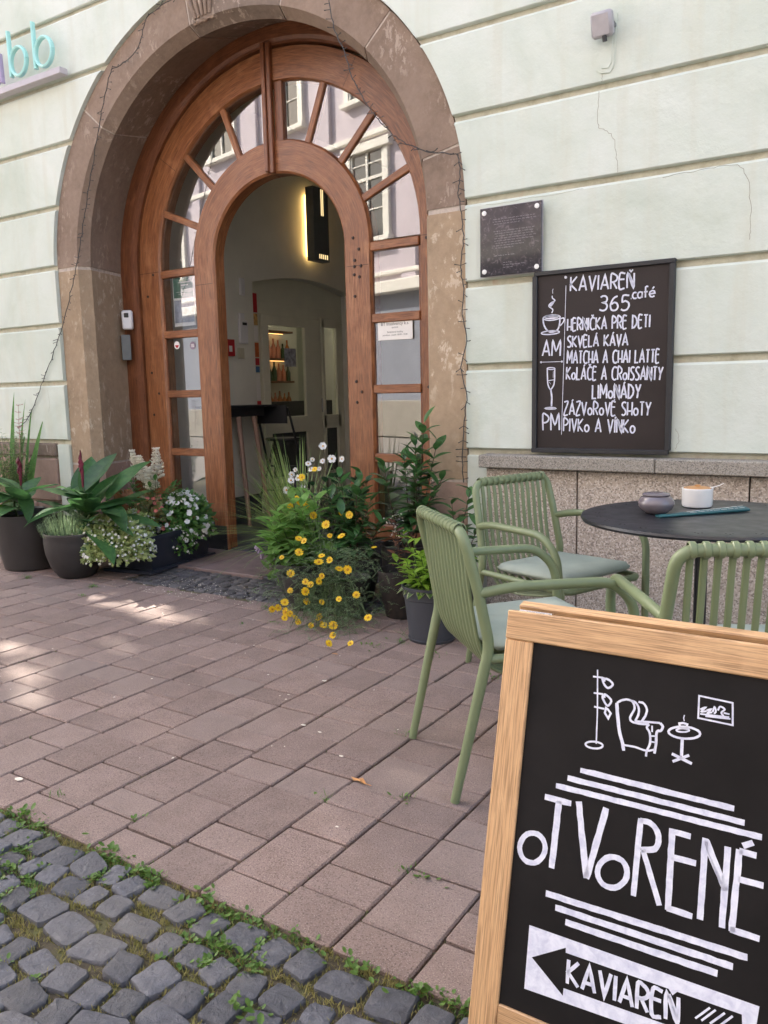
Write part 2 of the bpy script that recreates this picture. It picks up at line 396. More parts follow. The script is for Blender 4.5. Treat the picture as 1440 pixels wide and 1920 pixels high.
M['petal_litter'] = simple('fallen petals', (.72, .66, .56), .8, .1, 10, 0, 0)
M['dryleaf'] = simple('dry orange leaf', (.50, .23, .07), .6, .35, 60, .3, .001)
def m_glass(name, ior=1.9, rough=0.0, tint=(1, 1, 1), wav=.03):
    m = bpy.data.materials.new(name); m.use_nodes = True; nt = m.node_tree; nt.nodes.clear()
    o = N(nt, 'ShaderNodeOutputMaterial'); mx = N(nt, 'ShaderNodeMixShader'); tr = N(nt, 'ShaderNodeBsdfTransparent'); gl = N(nt, 'ShaderNodeBsdfGlossy')
    fr = N(nt, 'ShaderNodeFresnel'); fr.inputs[0].default_value = ior; tr.inputs[0].default_value = (*tint, 1); gl.inputs['Roughness'].default_value = rough
    ge = N(nt, 'ShaderNodeNewGeometry'); sb_ = N(nt, 'ShaderNodeMath', operation='MULTIPLY'); nt.links.new(fr.outputs[0], sb_.inputs[0]); nt.links.new(maprange(nt, ge.outputs['Backfacing'], 0, 1, 1, 0), sb_.inputs[1])
    nt.links.new(sb_.outputs[0], mx.inputs[0]); nt.links.new(tr.outputs[0], mx.inputs[1]); nt.links.new(gl.outputs[0], mx.inputs[2]); nt.links.new(mx.outputs[0], o.inputs[0])
    if wav:
        bp = N(nt, 'ShaderNodeBump'); bp.inputs['Strength'].default_value = wav; bp.inputs['Distance'].default_value = .02
        nt.links.new(noise_n(nt, coords(nt, 'World', (1.2, 1, 1)), 5, 1, .3, .5), bp.inputs['Height']); nt.links.new(bp.outputs[0], gl.inputs['Normal']); nt.links.new(bp.outputs[0], fr.inputs['Normal'])
    return m
M['glass'] = m_glass('old door glass', 3.0, 0, (.93, .95, .96), 0)
M['glass_in'] = m_glass('inner door glass', 1.45, .02, (.9, .92, .9), 0)
M['glass_dark'] = simple('dark window glass', (.02, .025, .03), .08, 0, 10, 0, 0, spec=.8)
def m_emit(name, c, s):
    m, nt, b = newmat(name); b.inputs['Base Color'].default_value = (*c, 1); b.inputs['Emission Color'].default_value = (*c, 1); b.inputs['Emission Strength'].default_value = s; return m
M['lamp_glow'] = m_emit('warm lamp light', (1, .66, .24), 1.3); M['slot_glow'] = m_emit('lamp slot light', (1, .74, .36), .30)
M['shelf_glow'] = m_emit('bar shelf light', (1, .45, .14), 1.6); M['ceil_glow'] = m_emit('ceiling lamp light', (1, .90, .74), 1.3)
def m_leaf(name, c, c2=None, rough=.42, trans=.25, veins=0, var=.25, tip=None):
    m, nt, b = newmat(name); c2 = c2 or [x*1.5 for x in c]; v = coords(nt, 'World')
    n = noise_n(nt, v, 28, 3); oi = N(nt, 'ShaderNodeObjectInfo')
    col = mix(nt, maprange(nt, n, .35, .65), c, c2)
    if tip is not None:
        tc = N(nt, 'ShaderNodeTexCoord'); sp = N(nt, 'ShaderNodeSeparateXYZ'); nt.links.new(tc.outputs['UV'], sp.inputs[0])
        ab = N(nt, 'ShaderNodeMath', operation='ABSOLUTE'); nt.links.new(sp.outputs[0], ab.inputs[0])
        nz = N(nt, 'ShaderNodeMath', operation='ADD'); nt.links.new(ab.outputs[0], nz.inputs[0]); nt.links.new(maprange(nt, noise_n(nt, v, 120, 2), .3, .7, -.25, .25), nz.inputs[1])
        col = mix(nt, maprange(nt, nz.outputs[0], .5, .75), col, tip)
    if veins:
        tc = N(nt, 'ShaderNodeTexCoord'); w = N(nt, 'ShaderNodeTexWave', wave_type='BANDS', bands_direction='DIAGONAL'); w.inputs['Scale'].default_value = veins; w.inputs['Distortion'].default_value = .5
        nt.links.new(tc.outputs['UV'], w.inputs['Vector']); col = mix(nt, maprange(nt, w.outputs[1], .0, 1, .0, .22), col, [x*1.9 for x in c2])
    h = N(nt, 'ShaderNodeHueSaturation'); nt.links.new(maprange(nt, oi.outputs['Random'], 0, 1, 1-var, 1+var), h.inputs['Value']); nt.links.new(col, h.inputs['Color'])
    nt.links.new(h.outputs[0], b.inputs['Base Color']); b.inputs['Roughness'].default_value = rough
    tl = N(nt, 'ShaderNodeBsdfTranslucent'); nt.links.new(h.outputs[0], tl.inputs[0]); mx = N(nt, 'ShaderNodeMixShader'); mx.inputs[0].default_value = trans
    out = nt.nodes['Material Output']; nt.links.new(b.outputs[0], mx.inputs[1]); nt.links.new(tl.outputs[0], mx.inputs[2]); nt.links.new(mx.outputs[0], out.inputs[0])
    return m
M['l_canna'] = m_leaf('canna leaf', (.036, .10, .036), (.07, .165, .05), .42, .3, 12)
M['l_laurel'] = m_leaf('laurel leaf', (.042, .12, .035), (.085, .20, .06), .32, .3)
M['l_mid'] = m_leaf('mid green leaf', (.075, .19, .04), (.13, .28, .065), .45, .4)
M['l_salvia'] = m_leaf('soft green leaf', (.16, .33, .075), (.28, .48, .12), .55, .5)
M['l_lime'] = m_leaf('lime green leaf', (.17, .33, .03), (.30, .46, .055), .4, .4)
M['l_var'] = m_leaf('variegated leaf', (.06, .13, .03), (.09, .17, .04), .45, .3, tip=(.42, .45, .25))
M['l_fine'] = m_leaf('feathery grey green leaf', (.16, .235, .13), (.27, .36, .20), .6, .45)
M['l_grass'] = m_leaf('ornamental grass blade', (.24, .37, .10), (.40, .52, .19), .5, .3)
M['l_pale'] = m_leaf('pale shrub leaf', (.20, .30, .10), (.34, .42, .19), .5, .4)
M['l_weed'] = m_leaf('weed leaf', (.075, .165, .022), (.15, .26, .05), .5, .3)
M['l_moss'] = m_leaf('dry moss', (.17, .16, .04), (.29, .25, .085), .8, .2)
M['l_orange'] = m_leaf('coppery leaf', (.28, .11, .05), (.42, .19, .10), .5, .3)
M['l_red'] = m_leaf('burgundy flower', (.14, .008, .025), (.22, .015, .045), .5, .3)
M['l_tree'] = m_leaf('added shade tree leaf', (.04, .10, .02), (.07, .14, .03), .5, .15)
M['f_white'] = m_leaf('white petal', (.72, .72, .68), (.85, .85, .82), .5, .3, var=.06)
M['f_cream'] = m_leaf('cream flower', (.80, .74, .58), (.88, .84, .72), .6, .3, var=.1)
M['f_yellow'] = m_leaf('yellow petal', (.80, .50, .01), (.90, .62, .02), .5, .3, var=.08)
M['f_pink'] = m_leaf('pink petal', (.62, .14, .16), (.75, .28, .26), .5, .3, var=.2)
M['f_lilac'] = m_leaf('lilac petal', (.38, .27, .42), (.5, .38, .54), .5, .3, var=.1)
M['f_center'] = simple('yellow flower centre', (.60, .30, .01), .7, .2, 200, .4, .001)
M['stem'] = simple('green stem', (.06, .10, .03), .6, .2, 60, 0, 0)
M['stem_br'] = simple('brown stem', (.07, .045, .03), .7, .2, 60, .3, .001)
M['bark'] = simple('grey bark', (.10, .085, .07), .9, .3, 12, .8, .01)
AB_STROKES=[(0.0091,[(0.1072,-0.3903),(0.107,-0.3975),(0.105,-0.4045),(0.1014,-0.4109),(0.0964,-0.4163),(0.0905,-0.42),(0.0841,-0.4219),(0.0777,-0.4217),(0.0719,-0.4195),(0.0671,-0.4155),(0.0637,-0.4099),(0.062,-0.4032),(0.0622,-0.3959),(0.0643,-0.3888),(0.068,-0.3823),(0.0731,-0.3769),(0.0791,-0.3733),(0.0855,-0.3715),(0.0919,-0.3718),(0.0976,-0.3741),(0.1023,-0.3782),(0.1056,-0.3837),(0.1072,-0.3903)]),(0.01,[(0.0979,-0.307),(0.1453,-0.3064)]),(0.0109,[(0.1235,-0.3071),(0.1216,-0.4202)]),(0.0109,[(0.1573,-0.2996),(0.1816,-0.4189)]),(0.0109,[(0.182,-0.4188),(0.2037,-0.2989)]),(0.0091,[(0.2462,-0.3896),(0.2459,-0.3966),(0.2437,-0.4035),(0.2399,-0.4099),(0.2347,-0.4153),(0.2285,-0.4192),(0.2218,-0.4212),(0.2152,-0.4213),(0.2092,-0.4194),(0.2043,-0.4156),(0.2009,-0.4102),(0.1993,-0.4037),(0.1996,-0.3966),(0.2018,-0.3895),(0.2058,-0.383),(0.2111,-0.3776),(0.2174,-0.3738),(0.2241,-0.3719),(0.2307,-0.372),(0.2366,-0.374),(0.2414,-0.3779),(0.2446,-0.3832),(0.2462,-0.3896)]),(0.0091,[(0.2599,-0.3012),(0.259,-0.4228)]),(0.0091,[(0.2594,-0.3042),(0.2744,-0.3038),(0.2862,-0.313),(0.29,-0.3279),(0.2849,-0.3417),(0.2652,-0.3483)]),(0.0091,[(0.2677,-0.3483),(0.2998,-0.4246)]),(0.0096,[(0.3091,-0.3036),(0.3132,-0.4275)]),(0.0096,[(0.3088,-0.3079),(0.3371,-0.3078)]),(0.0096,[(0.3107,-0.3465),(0.3479,-0.3454)]),(0.0096,[(0.3106,-0.4249),(0.3492,-0.4251)]),(0.0096,[(0.3585,-0.3046),(0.3606,-0.4264)]),(0.0096,[(0.3604,-0.3075),(0.3927,-0.3733)]),(0.0096,[(0.391,-0.3081),(0.392,-0.4281)]),(0.0096,[(0.4073,-0.3078),(0.4058,-0.4292)]),(0.0096,[(0.4068,-0.3097),(0.4309,-0.3101)]),(0.0096,[(0.4091,-0.3508),(0.4432,-0.3503)]),(0.0096,[(0.4033,-0.4266),(0.4439,-0.4267)]),(0.0036,[(0.3628,-0.3246),(0.3899,-0.3708)]),(0.0091,[(0.4115,-0.3016),(0.4249,-0.2928)]),(0.0091,[(0.1554,-0.2487),(0.3954,-0.2504)]),(0.0091,[(0.1343,-0.2665),(0.411,-0.2672)]),(0.0091,[(0.1159,-0.2835),(0.4365,-0.282)]),(0.0105,[(0.1159,-0.4633),(0.43,-0.4587)]),(0.0105,[(0.1341,-0.4807),(0.4119,-0.4783)]),(0.0105,[(0.1537,-0.4985),(0.3913,-0.4957)]),(0.0023,[(0.1684,-0.079),(0.1749,-0.1513),(0.1776,-0.2002)]),(0.0032,[(0.1887,-0.2011),(0.1881,-0.2027),(0.1864,-0.2044),(0.1837,-0.2059),(0.1803,-0.2072),(0.1764,-0.2081),(0.1723,-0.2086),(0.1683,-0.2086),(0.1648,-0.2082),(0.1621,-0.2073),(0.1604,-0.206),(0.1598,-0.2045),(0.1604,-0.2029),(0.1622,-0.2012),(0.1649,-0.1997),(0.1684,-0.1984),(0.1723,-0.1975),(0.1765,-0.197),(0.1804,-0.197),(0.1838,-0.1975),(0.1865,-0.1983),(0.1881,-0.1996),(0.1887,-0.2011)]),(0.0032,[(0.1618,-0.0915),(0.1772,-0.0907),(0.183,-0.0916)]),(0.0032,[(0.1655,-0.1181),(0.1816,-0.1174)]),(0.0032,[(0.1684,-0.1405),(0.1858,-0.1409)]),(0.0036,[(0.1772,-0.0907),(0.1807,-0.0995),(0.1882,-0.106),(0.196,-0.0994),(0.1909,-0.0936),(0.183,-0.0916),(0.1812,-0.0968)]),(0.0036,[(0.1816,-0.1174),(0.1816,-0.1245),(0.1902,-0.1349),(0.1959,-0.1267),(0.1919,-0.1211),(0.1839,-0.1173),(0.1845,-0.1232)]),(0.0036,[(0.1883,-0.139),(0.1872,-0.1474),(0.1936,-0.1551),(0.1969,-0.1462),(0.1915,-0.1406),(0.1883,-0.139)]),(0.0055,[(0.2054,-0.1275),(0.2081,-0.1448),(0.2131,-0.1697),(0.2205,-0.1902),(0.2234,-0.2013)]),(0.0036,[(0.2054,-0.1275),(0.2131,-0.1216),(0.2225,-0.1187),(0.2309,-0.1212),(0.2347,-0.1304),(0.2312,-0.1403),(0.2288,-0.1473),(0.2323,-0.1525),(0.2448,-0.1533),(0.2598,-0.1513)]),(0.0036,[(0.2263,-0.1191),(0.2353,-0.1211),(0.2412,-0.1291),(0.2414,-0.1401),(0.2373,-0.1508)]),(0.0036,[(0.2399,-0.1191),(0.2484,-0.1201),(0.2542,-0.1284),(0.2529,-0.1389),(0.2474,-0.1495)]),(0.0032,[(0.2373,-0.1508),(0.2588,-0.1479),(0.2765,-0.1458)]),(0.0041,[(0.2765,-0.1458),(0.2812,-0.1506),(0.2789,-0.1575),(0.2728,-0.1609),(0.273,-0.1789),(0.272,-0.1953)]),(0.0036,[(0.2598,-0.1513),(0.2567,-0.157),(0.2621,-0.165),(0.2639,-0.1808),(0.26,-0.1933),(0.2594,-0.2028)]),(0.0032,[(0.2226,-0.1923),(0.241,-0.1916),(0.2593,-0.1934),(0.2738,-0.188)]),(0.0027,[(0.2636,-0.1693),(0.2734,-0.1673)]),(0.0027,[(0.2636,-0.178),(0.2729,-0.1775)]),(0.0027,[(0.2646,-0.1525),(0.2655,-0.1624)]),(0.0036,[(0.338,-0.1503),(0.3371,-0.153),(0.3343,-0.1557),(0.33,-0.1582),(0.3244,-0.1603),(0.3179,-0.1619),(0.3112,-0.1628),(0.3047,-0.1629),(0.2989,-0.1622),(0.2944,-0.1608),(0.2915,-0.1588),(0.2905,-0.1563),(0.2915,-0.1536),(0.2943,-0.1508),(0.2988,-0.1483),(0.3046,-0.1462),(0.3111,-0.1446),(0.3178,-0.1438),(0.3243,-0.1437),(0.3299,-0.1445),(0.3343,-0.1459),(0.337,-0.1479),(0.338,-0.1503)]),(0.005,[(0.3122,-0.1626),(0.3135,-0.1896)]),(0.0046,[(0.2986,-0.1894),(0.3296,-0.1982)]),(0.0046,[(0.3245,-0.1861),(0.3006,-0.2013)]),(0.0032,[(0.3058,-0.1405),(0.3075,-0.1473),(0.317,-0.1467),(0.3178,-0.1395),(0.3115,-0.1387),(0.3058,-0.1405)]),(0.0027,[(0.3213,-0.148),(0.3209,-0.1489),(0.3199,-0.1498),(0.3182,-0.1508),(0.316,-0.1517),(0.3134,-0.1524),(0.3107,-0.153),(0.3081,-0.1533),(0.3058,-0.1533),(0.3039,-0.1531),(0.3028,-0.1526),(0.3023,-0.1519),(0.3026,-0.1511),(0.3037,-0.1501),(0.3054,-0.1491),(0.3077,-0.1482),(0.3102,-0.1475),(0.3129,-0.1469),(0.3155,-0.1466),(0.3178,-0.1466),(0.3196,-0.1468),(0.3208,-0.1473),(0.3213,-0.148)]),(0.0018,[(0.3125,-0.126),(0.3116,-0.1308),(0.313,-0.1355)]),(0.0027,[(0.3316,-0.0923),(0.3808,-0.0943),(0.3834,-0.1275),(0.3331,-0.1266),(0.3316,-0.0923)]),(0.0027,[(0.335,-0.1128),(0.3423,-0.1086),(0.3369,-0.116),(0.3445,-0.1138)]),(0.0027,[(0.3444,-0.1127),(0.3508,-0.1097),(0.3463,-0.1162),(0.3528,-0.1139)]),(0.0027,[(0.3534,-0.1134),(0.3554,-0.1054),(0.3579,-0.1112),(0.3556,-0.1158)]),(0.0027,[(0.3607,-0.1096),(0.3635,-0.1031),(0.3703,-0.106),(0.3659,-0.112),(0.3695,-0.1165)]),(0.0027,[(0.3355,-0.1197),(0.3565,-0.1184),(0.3777,-0.1166)]),(0.0027,[(0.3434,-0.1217),(0.3795,-0.1187)]),(0.0027,[(0.3691,-0.1117),(0.3777,-0.1121)]),(0.0032,[(0.3657,-0.5711),(0.385,-0.548)]),(0.0032,[(0.3746,-0.571),(0.393,-0.5482)]),(0.0032,[(0.3868,-0.5705),(0.4057,-0.5475)]),(0.0032,[(0.3989,-0.57),(0.4168,-0.5478)])]
AB_POLY=[[(0.0926,-0.5236),(0.4511,-0.5208),(0.4484,-0.5574),(0.4308,-0.5596),(0.4287,-0.5409),(0.1592,-0.5463),(0.1585,-0.5385),(0.102,-0.5739)],[(0.0926,-0.5236),(0.102,-0.5739),(0.161,-0.6152),(0.161,-0.6028),(0.4172,-0.5927),(0.4308,-0.5596),(0.4484,-0.5574),(0.4494,-0.6103),(0.0941,-0.6285)]]
AB_TEXT=[('KAVIAREŇ',(0.1666,-0.5934),(0.3406,-0.5878),0.038,0.0062)]
MENU_TEXT=[('KAVIAREŇ',(0.1979,0.8143),(0.5123,0.8043),0.0689,0.0085),('365',(0.3472,0.7084),(0.4913,0.6998),0.0704,0.0085),('HERNIČKA PRE DETI',(0.1849,0.6212),(0.594,0.6144),0.0579,0.0078),('SKVELÁ KÁVA',(0.1859,0.5389),(0.4902,0.5338),0.0549,0.0078),('MATCHA A CHAI LATTE',(0.1851,0.4577),(0.6419,0.4463),0.0602,0.0078),('KOLÁČE A CROISSANTY',(0.1818,0.3778),(0.6594,0.3621),0.0621,0.0078),('LIMONÁDY',(0.3189,0.2797),(0.5575,0.2779),0.0663,0.0085),('ZÁZVOROVÉ SHOTY',(0.1708,0.199),(0.6079,0.1935),0.0646,0.0078),('PIVKO A VÍNKO',(0.17,0.1149),(0.5339,0.1079),0.065,0.0078),('AM',(0.0521,0.5015),(0.1476,0.4975),0.0758,0.0085),('PM',(0.0584,0.1183),(0.1472,0.1197),0.0828,0.0085),('.café',(0.501,0.7527),(0.617,0.7549),0.045,0)]
MENU_STROKES=[(0.003,[(0.1747,0.844),(0.1677,0.4763),(0.1588,0.0964)]),(0.008,[(0.176,0.8835),(0.175,0.8814),(0.1726,0.8807),(0.1702,0.8818),(0.1692,0.8841),(0.1701,0.8863),(0.1725,0.887),(0.1749,0.8858),(0.176,0.8835)]),(0.003,[(0.0452,0.4695),(0.1575,0.4685)]),(0.006,[(0.0478,0.4694),(0.0471,0.4677),(0.0452,0.467),(0.0433,0.4678),(0.0425,0.4696),(0.0433,0.4713),(0.0452,0.472),(0.0471,0.4712),(0.0478,0.4694)]),(0.006,[(0.16,0.4684),(0.1593,0.4667),(0.1575,0.4661),(0.1556,0.4669),(0.1549,0.4686),(0.1556,0.4703),(0.1574,0.471),(0.1593,0.4702),(0.16,0.4684)]),(0.006,[(0.1463,0.6914),(0.1448,0.6877),(0.1398,0.6843),(0.1315,0.6815),(0.1208,0.6794),(0.1084,0.6782),(0.0953,0.6781),(0.0826,0.679),(0.0713,0.6809),(0.0624,0.6836),(0.0566,0.6869),(0.0544,0.6906),(0.0559,0.6943),(0.0611,0.6977),(0.0695,0.7006),(0.0804,0.7027),(0.0929,0.7038),(0.1059,0.7039),(0.1186,0.703),(0.1297,0.701),(0.1384,0.6983),(0.1441,0.695),(0.1463,0.6914)]),(0.012,[(0.1308,0.6945),(0.128,0.6927),(0.1198,0.6912),(0.1077,0.6903),(0.0942,0.6902),(0.0819,0.6909),(0.0733,0.6923),(0.0701,0.694),(0.073,0.6958),(0.0813,0.6973),(0.0935,0.6982),(0.107,0.6983),(0.1192,0.6976),(0.1277,0.6962),(0.1308,0.6945)]),(0.008,[(0.0542,0.69),(0.058,0.6612),(0.0722,0.6343),(0.0925,0.62),(0.1187,0.621),(0.1359,0.6338),(0.1434,0.66),(0.1448,0.6841)]),(0.006,[(0.1449,0.6816),(0.1637,0.6852),(0.1656,0.6707),(0.1529,0.6537),(0.1358,0.6419)]),(0.006,[(0.1428,0.6176),(0.1411,0.615),(0.1356,0.6126),(0.1268,0.6105),(0.1153,0.6089),(0.1021,0.6079),(0.0882,0.6077),(0.0747,0.6081),(0.0629,0.6093),(0.0535,0.611),(0.0474,0.6133),(0.0452,0.6158),(0.047,0.6184),(0.0526,0.6208),(0.0616,0.6229),(0.0732,0.6245),(0.0865,0.6254),(0.1004,0.6257),(0.1137,0.6252),(0.1255,0.624),(0.1347,0.6222),(0.1406,0.62),(0.1428,0.6176)]),(0.006,[(0.1004,0.7137),(0.1064,0.731),(0.0853,0.7487),(0.0956,0.7641),(0.1172,0.7745),(0.1041,0.7876),(0.1023,0.7998)]),(0.012,[(0.0923,0.7482),(0.1112,0.7693)]),(0.003,[(0.1056,0.8099),(0.1038,0.8237),(0.1071,0.8339)]),(0.007,[(0.0791,0.4344),(0.0814,0.3722),(0.086,0.3471),(0.0977,0.3286),(0.1125,0.3466),(0.1184,0.3712),(0.1195,0.4355)]),(0.005,[(0.1204,0.4346),(0.1188,0.4328),(0.1143,0.4313),(0.1075,0.4305),(0.0994,0.4304),(0.0913,0.431),(0.0845,0.4323),(0.0799,0.4341),(0.0782,0.436),(0.0798,0.4379),(0.0844,0.4393),(0.0913,0.4402),(0.0993,0.4403),(0.1074,0.4396),(0.1142,0.4383),(0.1188,0.4366),(0.1204,0.4346)]),(0.004,[(0.0832,0.3738),(0.1183,0.3778)]),(0.009,[(0.0994,0.3286),(0.1051,0.2886),(0.1037,0.2427)]),(0.009,[(0.125,0.2317),(0.1224,0.2303),(0.1151,0.2292),(0.1044,0.2286),(0.0926,0.2287),(0.0819,0.2294),(0.0745,0.2306),(0.0719,0.2321),(0.0745,0.2336),(0.0819,0.2347),(0.0926,0.2352),(0.1044,0.2351),(0.115,0.2344),(0.1223,0.2332),(0.125,0.2317)]),(0.002,[(0.1118,0.4209),(0.1112,0.3879)]),(0.002,[(0.0903,0.3678),(0.0992,0.3551)])]
RIVETS=[(0.667,2.208),(0.711,2.133),(0.677,2.064),(0.673,2.025),(0.725,2.025),(0.67,1.973),(0.711,1.956),(0.671,1.834),(0.665,1.277),(0.708,1.207),(0.667,1.138),(-1.236,2.148),(-1.31,1.988),(-1.318,1.395),(-1.25,1.23),(-1.321,1.061),(1.223,1.229),(1.22,2.147)]
JOINTS={-9: [1.959],-8: [1.789,1.917],-7: [1.956,2.076],-6: [1.558,1.638,1.798,1.921,2.162,2.327],-5: [1.44,1.556,1.797,1.952,2.076,2.321],-4: [1.4,1.638,1.801,1.922,2.157,2.322,2.446],-3: [1.433,1.551,1.798,1.954,2.076,2.322,2.486,2.61],-2: [1.405,1.641,1.796,1.92,2.161,2.317,2.44,2.692],-1: [1.445,1.561,1.797,1.957,2.073,2.322,2.478,2.604],0: [1.404,1.642,1.804,1.925,2.16,2.444],1: [1.441,1.559,1.8,1.964,2.082],2: [1.4,1.644],3: [1.441]}
WIRE_L=[(-4.002,3.742),(-4.222,3.71),(-4.366,3.675),(-4.426,3.585),(-4.497,3.493),(-4.651,3.444),(-4.746,3.43),(-4.8,3.338),(-4.864,3.212),(-4.911,3.098),(-4.966,2.965),(-5.025,2.813),(-5.09,2.658),(-5.16,2.463),(-5.222,2.301),(-5.3,2.118),(-5.383,1.95),(-5.514,1.722),(-5.635,1.546),(-5.757,1.386),(-5.893,1.2),(-6.026,1.052),(-6.167,0.973)]
WIRE_R=[(-2.898,3.425),(-2.874,3.28),(-2.83,3.171),(-2.789,3.078),(-2.756,2.972),(-2.711,2.893),(-2.663,2.813),(-2.608,2.74),(-2.55,2.673),(-2.482,2.605),(-2.397,2.546),(-2.297,2.496),(-2.199,2.466),(-2.109,2.446),(-2.081,2.428),(-2.073,2.324),(-2.086,2.245),(-2.068,2.134),(-2.056,1.996),(-2.074,1.86),(-2.058,1.747),(-2.066,1.608),(-2.041,1.465),(-2.075,1.323),(-2.044,1.178),(-2.058,1.033),(-2.073,0.856),(-2.067,0.693)]
# ------------------------------------------------------------------ the house
CX, Z0 = -3.80, 2.18
YW = 4.06          # face of the plaster courses
YS = 4.085         # face of the arch stones
YD = 4.585         # face of the door leaves
def ell_pt(a, b, t): return (a*math.cos(t), Z0+b*math.sin(t))
def band(prof, bottom, t0=0.0, t1=math.pi, legs=(True, True), nt=None, mb=None, z1=None):
    """sweep prof [(a,b,y)] round the arch (t0..t1, straight legs down to bottom); UV along path"""
    mb = mb or MB(); nt = nt or max(3, int(44*(t1-t0)/math.pi)); rows = []
    if legs[0]:
        for z in np.linspace(bottom, Z0, 7)[:-1]: rows.append(('z', float(z), 1))
    for i in range(nt+1): rows.append(('t', t0+(t1-t0)*i/nt, 0))
    if legs[1]:
        for z in np.linspace(Z0, bottom, 7)[1:]: rows.append(('z', float(z), -1))
    vs = []; uv = []; L = 0; prev = None; off = rnd.random()*20
    for kind, q, s in rows:
        ref = None
        for j, (a, b, y) in enumerate(prof):
            p = (a*s, q) if kind == 'z' else ell_pt(a, b, q)
            if j == 0:
                ref = p
                if prev: L += math.hypot(p[0]-prev[0], p[1]-prev[1])
                prev = p
            vs.append((CX+p[0], y, p[1])); uv.append((L+off, (prof[0][0]-a)+y+off))
    m = len(prof); n = len(rows)
    fs = [(i*m+j, i*m+(j+1) % m, (i+1)*m+(j+1) % m, (i+1)*m+j) for i in range(n-1) for j in range(m)]
    fs += [tuple(range(m)), tuple((n-1)*m+j for j in range(m))[::-1]]
    return mb.add(vs, fs, 0, uv)
house = thing('town_house', 'pale green plastered town house with sandstone archway around an oak door', 'building', (CX, YW, 0))
def H(name, mb, mat, smooth=False, label=None, par=None, kind=None):
    par = par or house
    off = Vector((CX, YW, 0)) if par is house or par.parent is house else Vector((0, 0, 0))
    if par is house: mb.v = [tuple(Vector(p)-off) for p in mb.v]
    else: mb.v = [tuple(Vector(p)-off) for p in mb.v]
    o = mb.build(name, mat, par, smooth)
    if label: o['label'] = label
    if kind: o['kind'] = kind
    return o
# backing wall behind the plaster courses, with the arch cut out of it
def arch_side(s, a, b, zlo, zhi, xfar, n=26):
    """polygon between the vertical xfar and the arch curve on side s (-1/+1), clipped to zlo..zhi"""
    top = Z0+b; pts = []
    zs = sorted(set([zlo]+[z for z in np.linspace(zlo, min(zhi, top), n)]+([Z0] if zlo < Z0 < zhi else [])))
    for z in zs:
        if z > top: continue
        x = a if z <= Z0 else a*math.sqrt(max(0, 1-((z-Z0)/b)**2))
        pts.append((CX+s*x, z))
    if zhi > top: pts.append((CX, zhi))
    if not pts or pts[0][1] > zlo+1e-6: pts = [(CX, zlo)]+pts
    pts += [(xfar, zhi), (xfar, zlo)]
    return pts
XL, XR, ZT = -7.35, 7.0, 10.5
mb = MB()
F = lambda u, v, d: (u, d, v)
for s, xf in ((-1, XL), (1, XR)): mb.prism(arch_side(s, 1.745, 1.625, 0, ZT, xf, 60), F, 4.092, 4.62)
H('wall_core', mb, M['groove'])
mb = MB()   # the other walls of the house block and its roof
mb.box((XL+.15, 9.3, ZT/2), (.3, 9.3, ZT)); mb.box((XR-.15, 9.3, ZT/2), (.3, 9.3, ZT)); mb.box(((XL+XR)/2, 13.8, ZT/2), (XR-XL, .3, ZT)); mb.box(((XL+XR)/2, 9.3, ZT-.1), (XR-XL-.62, 8.6, .2))
H('outer_wall', mb, M['housewall'])
mb = MB(); mb.prism([(3.6, ZT), (3.6, ZT+.25), (9, ZT+4), (14.3, ZT+.25), (14.3, ZT)], lambda u, v, d: (d, u, v), XL-.2, XR+.2); H('roof', mb, M['rooftile'])
# plaster courses (each band between two grooves is one piece left and right of the arch)
gz = [.865, 1.325, 1.765, 2.195, 2.625, 3.055, 3.48, 3.90, 4.32, 4.74, 5.2, 6.6, 8, 9.4, ZT-.05]
GH = .018
def course(zlo, zhi, s, xfar):
    poly = arch_side(s, 1.748, 1.628, zlo+GH, zhi-GH*.9, xfar, 18)
    m_ = MB(); n = len(poly)
    front = [Vector((x, YW, z)) for x, z in poly]
    back = [Vector((x, 4.0925, z)) for x, z in poly]
    # sloped upper and lower lips
    mid = []
    for (x, z) in poly:
        dz = -.012 if abs(z-(zhi-GH*.9)) < 1e-4 else (.005 if abs(z-(zlo+GH)) < 1e-4 else 0)
        mid.append(Vector((x, YW, z+dz)))
    skirt = [Vector((x, YW+.008, z)) for x, z in poly]
    vs = mid+skirt+back
    fs = [tuple(range(n))]+[(i, n+i, n+(i+1) % n, (i+1) % n) for i in range(n)]+[(n+i, 2*n+i, 2*n+(i+1) % n, n+(i+1) % n) for i in range(n)]
    m_.add(vs, fs); return m_
for i in range(len(gz)-1):
    if i == 0: H('wall_course', course(.865, gz[1], -1, XL), M['stucco']); H('wall_course', course(.865, gz[1], 1, XR), M['stucco']); continue
    if gz[i] < Z0+1.628:
        H('wall_course', course(gz[i], gz[i+1], -1, XL), M['stucco']); H('wall_course', course(gz[i], gz[i+1], 1, XR), M['stucco'])
    else:
        m_ = MB(); m_.box(((XL+XR)/2, (YW+4.0925)/2, (gz[i]+gz[i+1])/2), (XR-XL, 4.0925-YW, gz[i+1]-gz[i]-2*GH), None, .006); H('wall_course', m_, M['stucco'])
